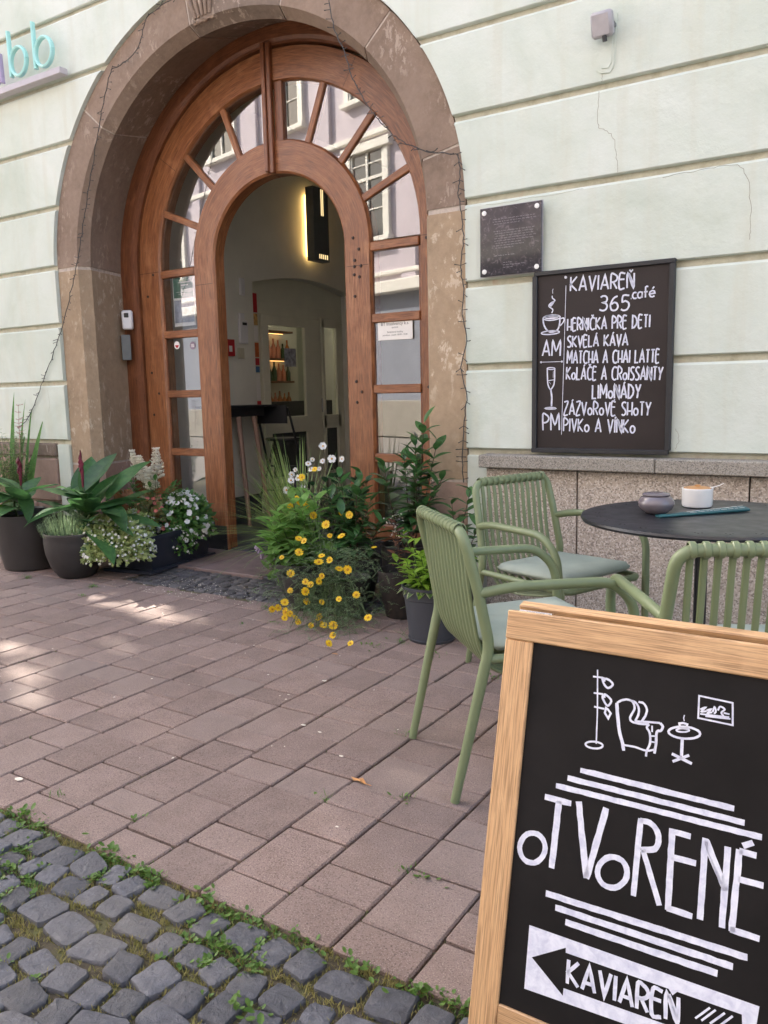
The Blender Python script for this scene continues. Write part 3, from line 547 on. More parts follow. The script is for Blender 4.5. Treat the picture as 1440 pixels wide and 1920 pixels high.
# plaster strip beside the jamb below the first course, plinth panels, granite ledge
mb = MB(); mb.box((-1.985, YW+.018, .43), (.13, .03, .83), None, .004); H('plaster_strip', mb, M['stucco'])
mb = MB(); mb.box((-5.62, YW+.018, .43), (.14, .03, .83), None, .004); H('plaster_strip', mb, M['stucco'])
xs = [-1.915, -1.40, -.585, .22, 1.03, 1.9, 2.8, 3.9, 5.0, XR]
for a, b in zip(xs[:-1], xs[1:]):
    mb = MB(); mb.box(((a+b)/2, 4.052, .39), (b-a-.008, .07, .78), None, .003); H('plinth_panel', mb, M['granite'])
xs = [-1.935, -1.0, -.17, .8, 1.8, 2.8, 3.9, 5.0, XR]
for a, b in zip(xs[:-1], xs[1:]):
    mb = MB(); mb.box(((a+b)/2, 4.026, .822), (b-a-.004, .13, .068), None, .005); H('ledge_stone', mb, M['granite_cap'])
# left plinth: old stone blocks under the first course
rr = random.Random(4); z = 0.0
for zi, (z0_, z1_) in enumerate([(0, .38), (.38, .74), (.74, .86)]):
    x = XL
    while x < -5.72:
        w = min(rr.uniform(.38, .7), -5.70-x); 
        if -5.70-(x+w) < .12: w = -5.70-x
        mb = MB(); mb.box((x+w/2, 4.075, (z0_+z1_)/2), (w-.014, .06+rr.uniform(-.012, .012), z1_-z0_-.014), None, .012); H('base_stone', mb, M['sand_pink'] if zi < 2 else M['sand_dark']); x += w
# arch stones: jamb blocks and voussoirs, each with face, chamfer and reveal
def profo(off=0.0): return [(1.74, 1.62, YS), (1.505, 1.39, YS), (1.455, 1.34, 4.165), (1.60, 1.485, 4.60), (1.66, 1.54, 4.61), (1.74, 1.62, 4.61)]
def jamb(side, z0_, z1_, mat):
    P = profo(); vs = []; 
    for z_ in (z0_+.004, z1_-.004):
        for a, b, y in P: vs.append((CX+side*a, y+rnd.uniform(-.0015, .0015), z_))
    m = len(P); fs = [(j, (j+1) % m, m+(j+1) % m, m+j) for j in range(m)]+[tuple(range(m))[::-1], tuple(range(m, 2*m))]
    H('jamb_stone', MB().add(vs, fs), mat)
for side in (-1, 1):
    jamb(side, 0, .69, M['sand_pink']); jamb(side, .70, 2.165, M['sand_pale'])
mb = MB(); mb2 = band([(1.735, 1.615, YS+.004), (1.51, 1.395, YS+.004), (1.463, 1.348, 4.168), (1.604, 1.488, 4.598), (1.70, 1.58, 4.60)], .01); H('mortar', mb2, M['mortar'], True)
cuts = [0.0, .20, .735, 1.22, 1.72, 2.42, math.pi]
for i in range(len(cuts)-1):
    g = .0045; mb = band(profo(), 0, cuts[i]+(g if i else .006), cuts[i+1]-g, (False, False), 14)
    H('arch_stone', mb, M['sand_dark'] if i == 3 else M['sand'], True)
# carved keystone relief at the crown
kt = 1.60
mb = MB()
for j in range(5):
    t = kt+.0+j*.020; a0 = ell_pt(1.52, 1.405, t); a1 = ell_pt(1.70, 1.58, t+.012*(j-2))
    mb.tube([(CX+a0[0], YS-.002, a0[1]), (CX+(a0[0]+a1[0])/2, YS-.012, (a0[1]+a1[1])/2), (CX+a1[0], YS-.004, a1[1])], [.010, .015, .012], 8)
mb.tube([(CX+ell_pt(1.50, 1.385, kt-.02+k*.015)[0], YS+.010+.006*math.sin(k*1.9), ell_pt(1.50, 1.385, kt-.02+k*.015)[1]) for k in range(9)], [.012+.005*math.sin(k*2.4) for k in range(9)], 8)
H('keystone_carving', mb, M['sand'], True)
# cracks in the plaster, drawn as thin dark strokes
mb = MB()
def crack(pts, w=.0022):
    P = smoothp([(x, z, 0) for x, z in pts], 5); P = [(p.x+rnd.uniform(-.004, .004), p.y+rnd.uniform(-.003, .003)) for p in P]
    ribbon(mb, P, w, lambda u, v, h: (u, YW-.0006, v))
crack([(-1.315, 2.70), (-1.318, 2.66), (-1.32, 2.64)]); crack([(-1.335, 2.60), (-1.335, 2.5), (-1.33, 2.44), (-1.295, 2.42), (-1.26, 2.38), (-1.245, 2.3), (-1.235, 2.22)])
crack([(-1.02, 2.165), (-.9, 2.168), (-.8, 2.172), (-.7, 2.165), (-.655, 2.10), (-.64, 2.0), (-.635, 1.9), (-.64, 1.84)]); crack([(-1.93, 2.165), (-1.8, 2.16), (-1.7, 2.165), (-1.55, 2.16), (-1.4, 2.17)], .0014)
crack([(-.93, 1.0), (-.915, .95), (-.93, .90)], .0016); crack([(-5.75, 1.28), (-5.74, 1.18), (-5.76, 1.1)], .0015)
H('crack', mb, simple('dark crack line', (.30, .29, .22), .9, .3, 80, 0, 0), kind='stuff')
# grille-like old bracket patch under the sensor: raised plaster outline
mb = MB()
o_ = [(-1.352, 2.942), (-1.301, 2.981), (-1.25, 2.93), (-1.262, 2.70), (-1.28, 2.675), (-1.325, 2.68), (-1.345, 2.70)]
mb.prism(o_, F, YW-.006, YW+.004); H('plaster_patch', mb, M['stucco'])
mb = MB(); o2 = [(-1.301+(x+1.301)*.72, 2.82+(z_-2.82)*.86) for x, z_ in o_]; mb.prism(o2, F, YW-.010, YW-.002); H('plaster_patch', mb, M['stucco'])

# ---- oak door surround (fixed ring), leaves with panes, bars, nails
mb = band([(1.598, 1.483, 4.555), (1.45, 1.385, 4.555), (1.425, 1.365, 4.572), (1.41, 1.35, 4.572), (1.405, 1.345, 4.60), (1.405, 1.345, 4.66), (1.598, 1.483, 4.66)], 0)
H('door_surround', mb, M['wood_dark'], True)
ZB = .20
SP = [0.0, .372, .775, 1.178]      # spoke angles (from the horizontal)
def leaf(side):
    t0, t1 = (0, math.pi/2-.004) if side > 0 else (math.pi/2+.004, math.pi)
    legs = (True, False) if side > 0 else (False, True)
    root = None
    outer = band([(1.396, 1.338, 4.60), (1.385, 1.328, YD-.01), (1.178, 1.132, YD-.01), (1.165, 1.12, YD+.006), (1.165, 1.12, 4.68), (1.396, 1.338, 4.68)], 0, t0, t1, legs)
    inner = band([(.803, .752, YD+.006), (.79, .74, YD-.01), (.600, .545, YD-.01), (.585, .53, YD+.004), (.585, .53, 4.68), (.803, .752, 4.68)], 0, t0, t1, legs, mb=outer)
    root = H('door_leaf', inner, M['wood'], True)
    # bars
    for i, t in enumerate(SP[1:]):
        tt = t if side > 0 else math.pi-t
        p0 = ell_pt(1.17, 1.125, tt); p1 = ell_pt(.797, .747, tt); d = Vector((p1[0]-p0[0], 0, p1[1]-p0[1])); L = d.length
        ang = math.atan2(d.z, d.x); R = Matrix.Rotation(-ang, 3, 'Y')
        mb = MB(); mb.box((CX+(p0[0]+p1[0])/2, YD+.028, (p0[1]+p1[1])/2), (L+.01, .055, .050), R, .006); H('glazing_bar', mb, M['wood'], par=root)
    for z in (2.14, 1.682, 1.222, .765):
        mb = MB(); mb.box((CX+side*.979, YD+.022, z), (.366, .058, .058), None, .006); H('glazing_bar', mb, M['wood'], par=root)
    mb = MB(); mb.box((CX+side*.979, YD+.022, .26), (.366, .058, .10), None, .006); H('bottom_rail', mb, M['wood'], par=root)
    mb = MB(); mb.box((CX+side*.98, YD+.024, .115), (.366, .05, .19), None, .004); H('bottom_rail', mb, M['wood'], par=root)
    mb = MB(); mb.box((CX+side*.985, YD-.016, .10), (.80, .008, .20), None, .002); H('kick_plate', mb, M['black'], par=root)
    # panes
    yy0, yy1 = 4.602, 4.608
    zz = [2.14, 1.682, 1.222, .765, .28]
    for a, b in zip(zz[:-1], zz[1:]):
        mb = MB(); mb.box((CX+side*.979, (yy0+yy1)/2, (a+b)/2), (.40, yy1-yy0, a-b-.02), Matrix.Rotation(rnd.uniform(-.006, .006), 3, 'Z') @ Matrix.Rotation(rnd.uniform(-.006, .006), 3, 'X')); H('pane', mb, M['glass'], par=root)
        for xb in (1.158, .801): mb = MB(); mb.box((CX+side*xb, 4.597, (a+b)/2), (.012, .008, a-b-.057)); H('pane_bead', mb, M['wood_dark'], par=root)
    S_ = SP+[math.pi/2-.02]
    for i in range(4):
        ts = np.linspace(S_[i]+.004, S_[i+1]-.004, 8); poly = []
        for t in ts: poly.append(ell_pt(1.19, 1.145, t if side > 0 else math.pi-t))
        for t in ts[::-1]: poly.append(ell_pt(.775, .725, t if side > 0 else math.pi-t))
        if i == 0: poly = [(x, z-.005) for x, z in poly]
        mb = MB(); mb.prism([(CX+x, z) for x, z in poly], F, yy0, yy1); H('pane', mb, M['glass'], par=root)
    # edge of the leaf by the opening
    return root
dl = leaf(-1); dr = leaf(1)
mb = MB(); mb.box((CX-.012, 4.555, 3.135), (.032, .05, .83), None, .004); mb.box((CX+.022, 4.562, 3.13), (.034, .035, .84), None, .004); mb.box((CX+.0755, YD+.018, 3.10), (.071, .05, .40), None, .004); H('door_post', mb, M['wood_dark'])
# joint lines across the rings
for nm, dd, root in (('l', -1, dl), ('r', 1, dr)):
    pass
for (x, z) in RIVETS:
    mb = MB(); mb.lathe([(0, -.006), (.0085, -.005), (.011, 0)], seg=8); mb.v = [(CX+x+p[0], (YD-.012 if abs(x) < 1.4 else 4.553)+p[2], z+p[1]) for p in mb.v]
    H('nail', mb, M['nail'], True, par=dr if x > 0 else dl)
# hinge ring seams in the oak: thin dark saw joints
def seam(par, p0, p1, y):
    mb = MB(); ribbon(mb, [p0, p1], .003, lambda u, v, h: (CX+u, y-.0008, v)); H('joint_line', mb, M['nail'], par=par)
for s_, par in ((-1, dl), (1, dr)):
    seam(par, (s_*1.17, 2.165), (s_*1.385, 2.165), YD-.01); seam(par, (s_*.61, 2.03), (s_*.785, 2.03), YD-.01)
    t = 1.02 if s_ > 0 else math.pi-.66
    a = ell_pt(1.18, 1.135, t); b = ell_pt(1.38, 1.325, t); seam(par, a, b, YD-.01)

# ---- passage behind the door: side wall with niche and cafe door, lamp wall, floor, ceiling
PX = -5.4
mb = MB()
# side wall as polygons in (y,z) around the niche (y 6.14..7.78, segmental top)
ny0, ny1, nz0, nzm = 6.14, 7.80, 2.285, 2.39
arc = [(ny0+(ny1-ny0)*i/12, nz0+(nzm-nz0)*math.sin(math.pi*min(1, (i/12)*.98))) for i in range(13)]
G3 = lambda u, v, d: (d, u, v)
mb.prism([(4.63, 0), (ny0, 0), (ny0, arc[0][1])]+[(ny0, 3.85), (4.63, 3.85)], G3, PX, PX-.3)
mb.prism([(ny1, 0), (9.4, 0), (9.4, 3.85), (ny1, 3.85), (ny1, arc[-1][1])], G3, PX, PX-.3)
mb.prism(arc+[(ny1, 3.85), (ny0, 3.85)], G3, PX, PX-.3)
H('passage_wall', mb, M['intwall'])
mb = MB(); mb.box((-2.05, 7.0, 1.93), (.3, 4.7, 3.86)); mb.box((-3.8, 9.5, 1.93), (3.9, .2, 3.86)); H('passage_wall', mb, M['intwall'])
mb = MB(); mb.box((-3.8, 7.0, 3.95), (3.9, 4.74, .18)); H('passage_ceiling', mb, M['intwall'])
for ya, yb in ((5.38, 1.5), (8.6, 1.58)): mb = MB(); mb.box((PX+.006, ya, .115), (.012, yb, .23)); H('skirting', mb, M['slate'])
for ix in range(6):
    for iy in range(8):
        mb = MB(); mb.box((-5.1+ix*.6, 4.93+iy*.6-.02, .008), (.594, .594, .03), None, .002); H('floor_slab', mb, M['tile_floor'])
# cafe door assembly in the niche: frame, leaf, fixed side light
DX = PX-.16
mb = MB()
for (y, w) in ((6.255, .226), (7.352, .06), (7.748, .10)): mb.box((DX, y, 1.0), (.07, w, 2.0), None, .006)
mb.box((DX, 6.97, 2.068), (.07, 1.655, .13), None, .006)
mb.prism([(ny0, 2.13)]+arc+[(ny1, 2.13)], G3, DX+.03, DX-.03)
cf = H('cafe_door_frame', mb, M['intdoor'])
mb = MB()
for c_, d_ in (((DX+.04, 6.42, 1.0), (.045, .11, 2.0)), ((DX+.04, 7.19, 1.0), (.045, .26, 2.0)), ((DX+.04, 6.77, 1.955), (.045, .62, .10)), ((DX+.04, 6.77, .885), (.045, .62, .17)), ((DX+.04, 6.77, .24), (.045, .62, .20))): mb.box(c_, d_, None, .006)
cd = H('cafe_door', mb, M['intdoor'])
mb = MB(); mb.box((DX+.035, 6.77, 1.44), (.006, .62, .97)); H('pane', mb, M['glass_in'], par=cd)
mb = MB(); mb.box((DX+.035, 6.77, .57), (.006, .62, .50)); H('pane', mb, M['glass_dark'], par=cd)
mb = MB(); mb.tube([(DX+.1, 7.29, 1.0), (DX+.1, 7.29, 1.15)], .008, 8); H('handle', mb, M['steel'], par=cd)
mb = MB()
for c_, d_ in (((DX+.03, 7.54, .89), (.045, .33, .15)), ((DX+.03, 7.54, .24), (.045, .33, .18)), ((DX+.03, 7.54, 1.98), (.045, .33, .10)), ((DX+.03, 7.405, 1.0), (.045, .05, 2.0)), ((DX+.03, 7.68, 1.0), (.045, .05, 2.0))): mb.box(c_, d_, None, .005)
sl = H('side_light', mb, M['intdoor'])
mb = MB(); mb.box((DX+.02, 7.54, 1.44), (.006, .25, .97)); H('pane', mb, M['glass_in'], par=sl)
mb = MB(); mb.box((DX+.02, 7.54, .57), (.006, .25, .50)); H('pane', mb, M['glass_dark'], par=sl)
# cafe room beyond
mb = MB(); mb.box((-7.06, 7.0, -.02), (2.7, 4.6, .04)); mb.box((-7.06, 9.05, 1.4), (2.7, .1, 2.8)); mb.box((-7.06, 4.95, 1.4), (2.7, .1, 2.8)); mb.box((-7.06, 7.0, 2.86), (2.7, 4.2, .1)); mb.box((-8.4, 6.9, 1.4), (.1, 4.2, 2.8)); mb.box((-6.9, 8.2, 1.4), (.06, .9, 2.8)); H('cafe_room', mb, M['intwall'])
mb = MB(); mb.box((-6.25, 7.6, .56), (.35, 1.7, 1.12)); H('cafe_counter', mb, M['black'])
mb = MB(); mb.box((-6.5, 7.3, 2.78), (.6, .9, .03)); H('ceiling_lamp', mb, M['ceil_glow'])
# doorstep slabs in the arch
def on_house(name, mb, mat): return H(name, mb, mat)
# ------------------------------------------------------------------ ground
mb = MB(); mb.box((0, 0, -.17), (120, 120, .3)); tag(mb.build('ground', M['asphalt']), kind='structure')
mb = MB(); mb.add([(-9, .0, -.014), (4, .0, -.014), (4, 4.12, -.014), (-9, 4.12, -.014)], [(0, 1, 2, 3)])
mb.add([(-5.4, 4.12, -.014), (-2.2, 4.12, -.014), (-2.2, 4.64, -.014), (-5.4, 4.64, -.014)], [(0, 1, 2, 3)])
tag(mb.build('joint_soil', M['soil'], fixn=False), kind='structure')
# concrete pavers laid in rows that run towards the house
pav = grp('pavement')
XA, PW, Y0 = -1.394, .2003, 1.288
def paver_mesh(L):
    mb = MB(); mb.box((0, 0, -.03), (PW-.006, L-.0065, .06), None, .0045); o = mb.build('paver_src', M['paver']); me = o.data; bpy.data.objects.remove(o); return me
pmesh = {}
rows = []
STRIP = (-4.36, -2.36, 3.53)
def clip_len(lst, ymax): return [(a, min(b, ymax)) for a, b in lst if a < ymax-.03]
allp = []
for c in range(-30, 22):
    ph = [1.404, 1.642, 1.802] if c % 2 == 0 else [1.441, 1.558, 1.797]
    js = [Y0]+[p+.521*k for k in range(6) for p in ph if p+.521*k > Y0+.05]
    js.sort(); x = XA+PW*(c+.5)
    ymax = STRIP[2]-.01 if STRIP[0] < x < STRIP[1] else 4.045
    if x < -5.3 or x > -2.3: ymax = 4.05
    for a, b in zip(js[:-1], js[1:]):
        if a > ymax-.04: break
        b = min(b, ymax); d = (Vector((x, (a+b)/2, 0))-Vector((0, 0, 1.2))).length
        vis = (x*.843+(a+b)/2*.538)/(max(.1, -x*.535+(a+b)/2*.833))   # rough side position in view
        allp.append((0 if abs(vis) < .56 and x > -6.8 else 1, d, x, a, b))
allp.sort()
rp = random.Random(11); rest = MB()
for k, (_, d, x, a, b) in enumerate(allp):
    L = round(b-a, 3)
    if k < 298:
        if L not in pmesh: pmesh[L] = paver_mesh(L)
        mw = Matrix.Translation((x+rp.uniform(-.0015, .0015), (a+b)/2, rp.uniform(-.0022, .0018))) @ Matrix.Rotation(rp.uniform(-.006, .006), 4, 'X') @ Matrix.Rotation(rp.uniform(-.008, .008), 4, 'Y') @ Matrix.Rotation(rp.uniform(-.006, .006), 4, 'Z')
        link('paver', pmesh[L], pav, mw=mw)
    else: rest.box((x, (a+b)/2, -.03+rp.uniform(-.001, .001)), (PW-.006, L-.0065, .06), None, .004)
tag(rest.build('far_pavers', M['paver'], pav), kind='stuff')
# split-stone cobbles in front
cob = grp('cobblestones')
rc = random.Random(5); quads = []
def cobble_mesh(w, l):
    out = []; J = lambda q: rc.uniform(-q, q)
    cs = [(-1+J(.10), -1+J(.12)), (1+J(.10), -1+J(.12)), (1+J(.10), 1+J(.12)), (-1+J(.10), 1+J(.12))]
    for k in range(4):
        a, b = cs[k], cs[(k+1) % 4]; cut = rc.uniform(.05, .16)
        for t in (cut, .33+J(.06), .66+J(.06), 1-cut):
            e = .035 if .2 < t < .8 else .0
            nx, ny = (b[1]-a[1])/2, -(b[0]-a[0])/2; o = J(e)+(.02 if e else 0)
            out.append(((a[0]+(b[0]-a[0])*t+nx*o)*w/2, (a[1]+(b[1]-a[1])*t+ny*o)*l/2))
    n = len(out)
    sk = rc.uniform(-.08, .08); sk2 = rc.uniform(-.08, .08); tx, ty = rc.uniform(-.05, .05), rc.uniform(-.05, .05)
    out = [(x+sk*y, y+sk2*x) for x, y in out]
    vs = []
    for sc_, z in ((1.0, -.05), (1.0, -.0075), (.975, -.002), (.90, .0), (.5, .001)):
        for (x, y) in out: vs.append((x*sc_, y*sc_, z+(x*tx+y*ty if z > -.03 else 0)+(rc.uniform(-.0022, .0018) if z > -.006 else 0)))
    vs.append((0, 0, .001+rc.uniform(-.002, .002)))
    fs = [(r*n+k, r*n+(k+1) % n, (r+1)*n+(k+1) % n, (r+1)*n+k) for r in range(4) for k in range(n)]+[(4*n+k, 4*n+(k+1) % n, 5*n) for k in range(n)]
    return vs, fs, out
cobs = []
y = Y0-.018; ri = 0
while y > -.0:
    rh = rc.uniform(.080, .100); x = -7.2+rc.uniform(0, .1)
    while x < 2.2:
        w = rc.choice((rc.uniform(.070, .095), rc.uniform(.085, .125))); wav = .016*math.sin(x*2.3+ri*.6)+.010*math.sin(x*7+ri)
        if ri == 0: wav *= .25
        cobs.append((x+w/2, y-rh/2+wav+rc.uniform(-.008, .008), w-.0135, rh-.012+rc.uniform(-.006, .003))); x += w
    y -= rh; ri += 1
cobs.sort(key=lambda c: (0 if abs(c[0]*.843+c[1]*.538)/max(.1, -c[0]*.535+c[1]*.833) < .52 and c[1] > .42 and -.61*c[0]+.79*c[1] > .95 else 1, c[0]**2+c[1]**2))
stone_rects = []; restc = MB()
for k, (x, y, w, l) in enumerate(cobs):
    vs, fs, out = cobble_mesh(w, l); rz = rc.uniform(-.24, .24); R = Matrix.Rotation(rz, 4, 'Z')
    stone_rects.append((x, y, rz, w/2, l/2)); z = rc.uniform(-.006, .003)
    if k < 296:
        mb = MB(); mb.add(vs, fs); o = mb.build('cobblestone', M['cobble'], cob, True); o.matrix_local = Matrix.Translation((x, y, z)) @ R
    else: restc.add([Matrix.Translation((x, y, z)) @ R @ Vector(p) for p in vs], fs)
tag(restc.build('far_cobbles', M['cobble'], cob, 'all'), kind='stuff')
# strip of small setts and slabs before the door
strip = grp('entrance_strip')
rs = random.Random(9)
y = 3.535; sett_pos = []
for ri in range(6):
    x = STRIP[0]+rs.uniform(0, .04)
    while x < STRIP[1]-.03:
        w = rs.uniform(.06, .105); mb = MB(); c = cobble_mesh(w-.012, .062)
        mb.add(c[0], c[1]); o = mb.build('sett', M['sett'], strip, 'all'); o.location = (x+w/2, y+.037+rs.uniform(-.004, .004), rs.uniform(-.006, .0)); o.rotation_euler = (0, 0, rs.uniform(-.1, .1)); x += w
    y += .074
step = grp('doorstep')
for (x0, x1, mt) in ((-4.9, -4.15, 'slab'), (-4.145, -3.52, 'slab'), (-3.515, -2.75, 'slate'), (-2.745, -2.2, 'slab')):
    mb = MB(); mb.box(((x0+x1)/2, 4.29, -.012), (x1-x0, .62, .05), None, .004); mb.build('step_slab', M[mt], step)
for (x0, x1) in ((-5.38, -4.3), (-4.295, -3.3), (-3.295, -2.22)):
    mb = MB(); mb.box(((x0+x1)/2, 4.622, -.008), (x1-x0, .036, .05), None, .003); mb.build('threshold_stone', M['slate'], step)
# moss, weeds, fallen petals
cells = {}
for sr in stone_rects:
    for i_ in (-1, 0, 1):
        for j_ in (-1, 0, 1): cells.setdefault((int(sr[0]//.15)+i_, int(sr[1]//.15)+j_), []).append(sr)
def in_stone(x, y, m=.0):
    for (cx_, cy_, rz, hw, hl) in cells.get((int(x//.15), int(y//.15)), ()):
        dx, dy = x-cx_, y-cy_
        if abs(dx) > .1 or abs(dy) > .1: continue
        c_, s_ = math.cos(-rz), math.sin(-rz)
        if abs(dx*c_-dy*s_) < hw+m and abs(dx*s_+dy*c_) < hl+m: return True
    return False
def blade(mb, x, y, z, h, a, lean, w, mi=0):
    dx, dy = math.cos(a), math.sin(a)
    vs = [(x-dy*w, y+dx*w, z), (x+dy*w, y-dx*w, z), (x+dx*lean*.5+dy*w*.7, y+dy*lean*.5-dx*w*.7, z+h*.6), (x+dx*lean*.5-dy*w*.7, y+dy*lean*.5+dx*w*.7, z+h*.6), (x+dx*lean, y+dy*lean, z+h)]
    mb.add(vs, [(0, 1, 2, 3), (3, 2, 4)], mi)
def clover(mb, x, y, z, s, a, el, mi=0):
    d = Vector((math.cos(a)*math.cos(el), math.sin(a)*math.cos(el), math.sin(el))); r_ = Vector((-math.sin(a), math.cos(a), 0)); p = Vector((x, y, z))
    vs = [p, p+d*s*.35+r_*s*.3, p+d*s*.8+r_*s*.26, p+d*s, p+d*s*.8-r_*s*.26, p+d*s*.35-r_*s*.3, p+d*s*.5+Vector((0, 0, -.08*s))]
    mb.add(vs, [(0, 1, 6), (1, 2, 6), (2, 3, 6), (3, 4, 6), (4, 5, 6), (5, 0, 6)], mi)
rw = random.Random(3); moss = MB(); weed = MB()
cnt = 0
for k in range(42000):
    x = rw.uniform(-3.0, .5); y = rw.uniform(.25, Y0+.012)
    if abs(x*.843+y*.538)/max(.1, -x*.535+y*.833) > .62 or in_stone(x, y, -.004): continue
    g = noise.noise(Vector((x*3.1, y*3.1, 2.2)))+(.22 if y > Y0-.05 else 0)
    if g < -.2 and rw.random() < .6: continue
    for j in range(3): blade(moss, x+rw.uniform(-.005, .005), y+rw.uniform(-.005, .005), -.013, rw.uniform(.005, .015), rw.uniform(0, 6.3), rw.uniform(.003, .014), .0014, 0 if g < .1 or rw.random() < .45 else 1)
    if (g > .08 and rw.random() < .13) or rw.random() < .012:
        sp_ = rw.uniform(.010, .022); n = rw.randint(4, 10)
        for j in range(n): a = rw.uniform(0, 6.28); clover(weed, x+math.cos(a)*sp_*.4, y+math.sin(a)*sp_*.4, -.008+rw.uniform(0, .008), rw.uniform(.007, .016), a, rw.uniform(.0, .8))
for bx, by in ((-.93, 1.27), (-1.72, 1.30), (-1.55, 1.27), (-1.35, 1.28), (-1.2, 1.17), (-2.1, 1.30), (-.75, 1.27), (-1.02, 1.06), (-.7, 1.12)):
    for j in range(20): 
        a = rw.uniform(0, 6.28); rr_ = abs(rw.gauss(0, .03)); clover(weed, bx+math.cos(a)*rr_*1.5, by+math.sin(a)*rr_*.6, rw.uniform(-.005, .012), rw.uniform(.010, .024), rw.uniform(0, 6.28), rw.uniform(.1, .9))
# tufts in the paver joints and along pots
def pav_pt():
    c = rw.randint(-18, 5); x = XA+PW*c; return x+rw.uniform(-.003, .003), rw.uniform(Y0, 4.0)
for k in range(1400):
    x, y = pav_pt()
    g = noise.noise(Vector((x*2, y*2, 7)))
    if g < .05: continue
    for j in range(3): blade(moss, x+rw.uniform(-.003, .003), y+rw.uniform(-.02, .02), -.008, rw.uniform(.004, .010), rw.uniform(0, 6.3), rw.uniform(.002, .008), .0009, rw.randint(0, 1))
for bx, by, n, s in ((-4.35, 3.28, 40, .045), (-4.2, 3.1, 16, .03), (-5.0, 3.25, 40, .05), (-3.8, 3.42, 14, .03), (-2.0, 3.23, 30, .05), (-2.1, 3.12, 40, .07), (-1.75, 3.16, 16, .04), (-2.62, 3.42, 20, .05), (-2.75, 3.2, 16, .04), (-1.4, 3.0, 18, .05), (-3.0, 3.42, 20, .05), (-2.9, 3.1, 10, .03), (-1.45, 2.32, 12, .03), (-.95, 1.62, 16, .03), (-1.2, 1.94, 16, .03), (-1.39, 1.81, 12, .025), (-.99, 1.62, 14, .03), (-2.12, 1.42, 16, .03), (-1.8, 1.44, 12, .025)):
    for j in range(n):
        a = rw.uniform(0, 6.28); rr_ = abs(rw.gauss(0, s)); px, py = bx+math.cos(a)*rr_, by+math.sin(a)*rr_*.6
        if rw.random() < .6: blade(weed, px, py, -.006, rw.uniform(.01, .03), rw.uniform(0, 6.3), rw.uniform(.003, .02), .0013)
        else: clover(weed, px, py, rw.uniform(-.004, .006), rw.uniform(.008, .018), a, rw.uniform(.1, .8))
tag(moss.build('moss', [M['l_moss'], M['l_weed']], fixn=False), 'dry yellowish moss and short grass in the cobble joints', 'moss', kind='stuff')
tag(weed.build('weeds', M['l_weed'], fixn=False), 'small green weeds growing between cobbles and pavers', 'weeds', kind='stuff')
pet = MB()
for k in range(420):
    r_ = rw.random()
    if r_ < .72: x, y = rw.gauss(-3.75, .35), rw.uniform(3.35, 3.75)
    elif r_ < .85: x, y = rw.uniform(-4.6, -2.4), rw.uniform(2.6, 4.3)
    else: x, y = rw.uniform(-3.6, -.9), rw.uniform(1.5, 3.4)
    s = rw.uniform(.0025, .0065); a = rw.uniform(0, 6.3); vs = [(x+math.cos(a+q*1.57)*s*(1 if q % 2 else .6), y+math.sin(a+q*1.57)*s*(1 if q % 2 else .6), .0035+(.0015 if q == 0 else 0)) for q in range(4)]
    pet.add(vs, [(0, 1, 2, 3)])
for x, y, L in ((-1.79, 2.21, .02), (-1.7, 2.19, .016), (-1.52, 2.07, .016), (-2.0, 2.62, .02), (-2.32, 1.42, .028), (-2.03, 2.42, .012), (-1.27, 1.70, .01)):
    vs = [(x+math.cos(q*1.05)*L*.6, y+math.sin(q*1.05)*L*.35+rw.uniform(-.002, .002), .004) for q in range(6)]; pet.add(vs, [(0, 1, 2, 3, 4, 5)])
tag(pet.build('petal_litter', M['petal_litter'], fixn=False), 'tiny fallen petals and paper scraps scattered over the paving', 'litter', kind='stuff')
mb = MB()
P = [(-1, 0), (-.55, .35), (0, .22), (.3, .5), (.75, .3), (1, 0), (.6, -.35), (.1, -.25), (-.4, -.4)]
vs = [(x*.032, y*.022, .004+.008*abs(y)+.004*math.sin(x*4)) for x, y in P]+[(0, 0, .010)]; mb.add(vs, [(i, (i+1) % 9, 9) for i in range(9)])
mb.tube([(.03, 0, .006), (.045, -.004, .008), (.055, .002, .005)], .0012, 5)
o = mb.build('fallen_leaf', M['dryleaf'], None, fixn=False); o.location = (-1.372, 1.955, 0); o.rotation_euler = (0, 0, -.2); tag(o, 'curled dry orange leaf lying on the pavers', 'leaf')
mb = MB(); vs = [(x*.018, y*.012, .004+.004*abs(y)) for x, y in P]+[(0, 0, .007)]; mb.add(vs, [(i, (i+1) % 9, 9) for i in range(9)])
o = mb.build('fallen_leaf', M['dryleaf'], None, fixn=False); o.location = (-2.17, 2.93, 0); tag(o, 'small brown leaf on the pavers below the trailing yellow daisies', 'leaf')
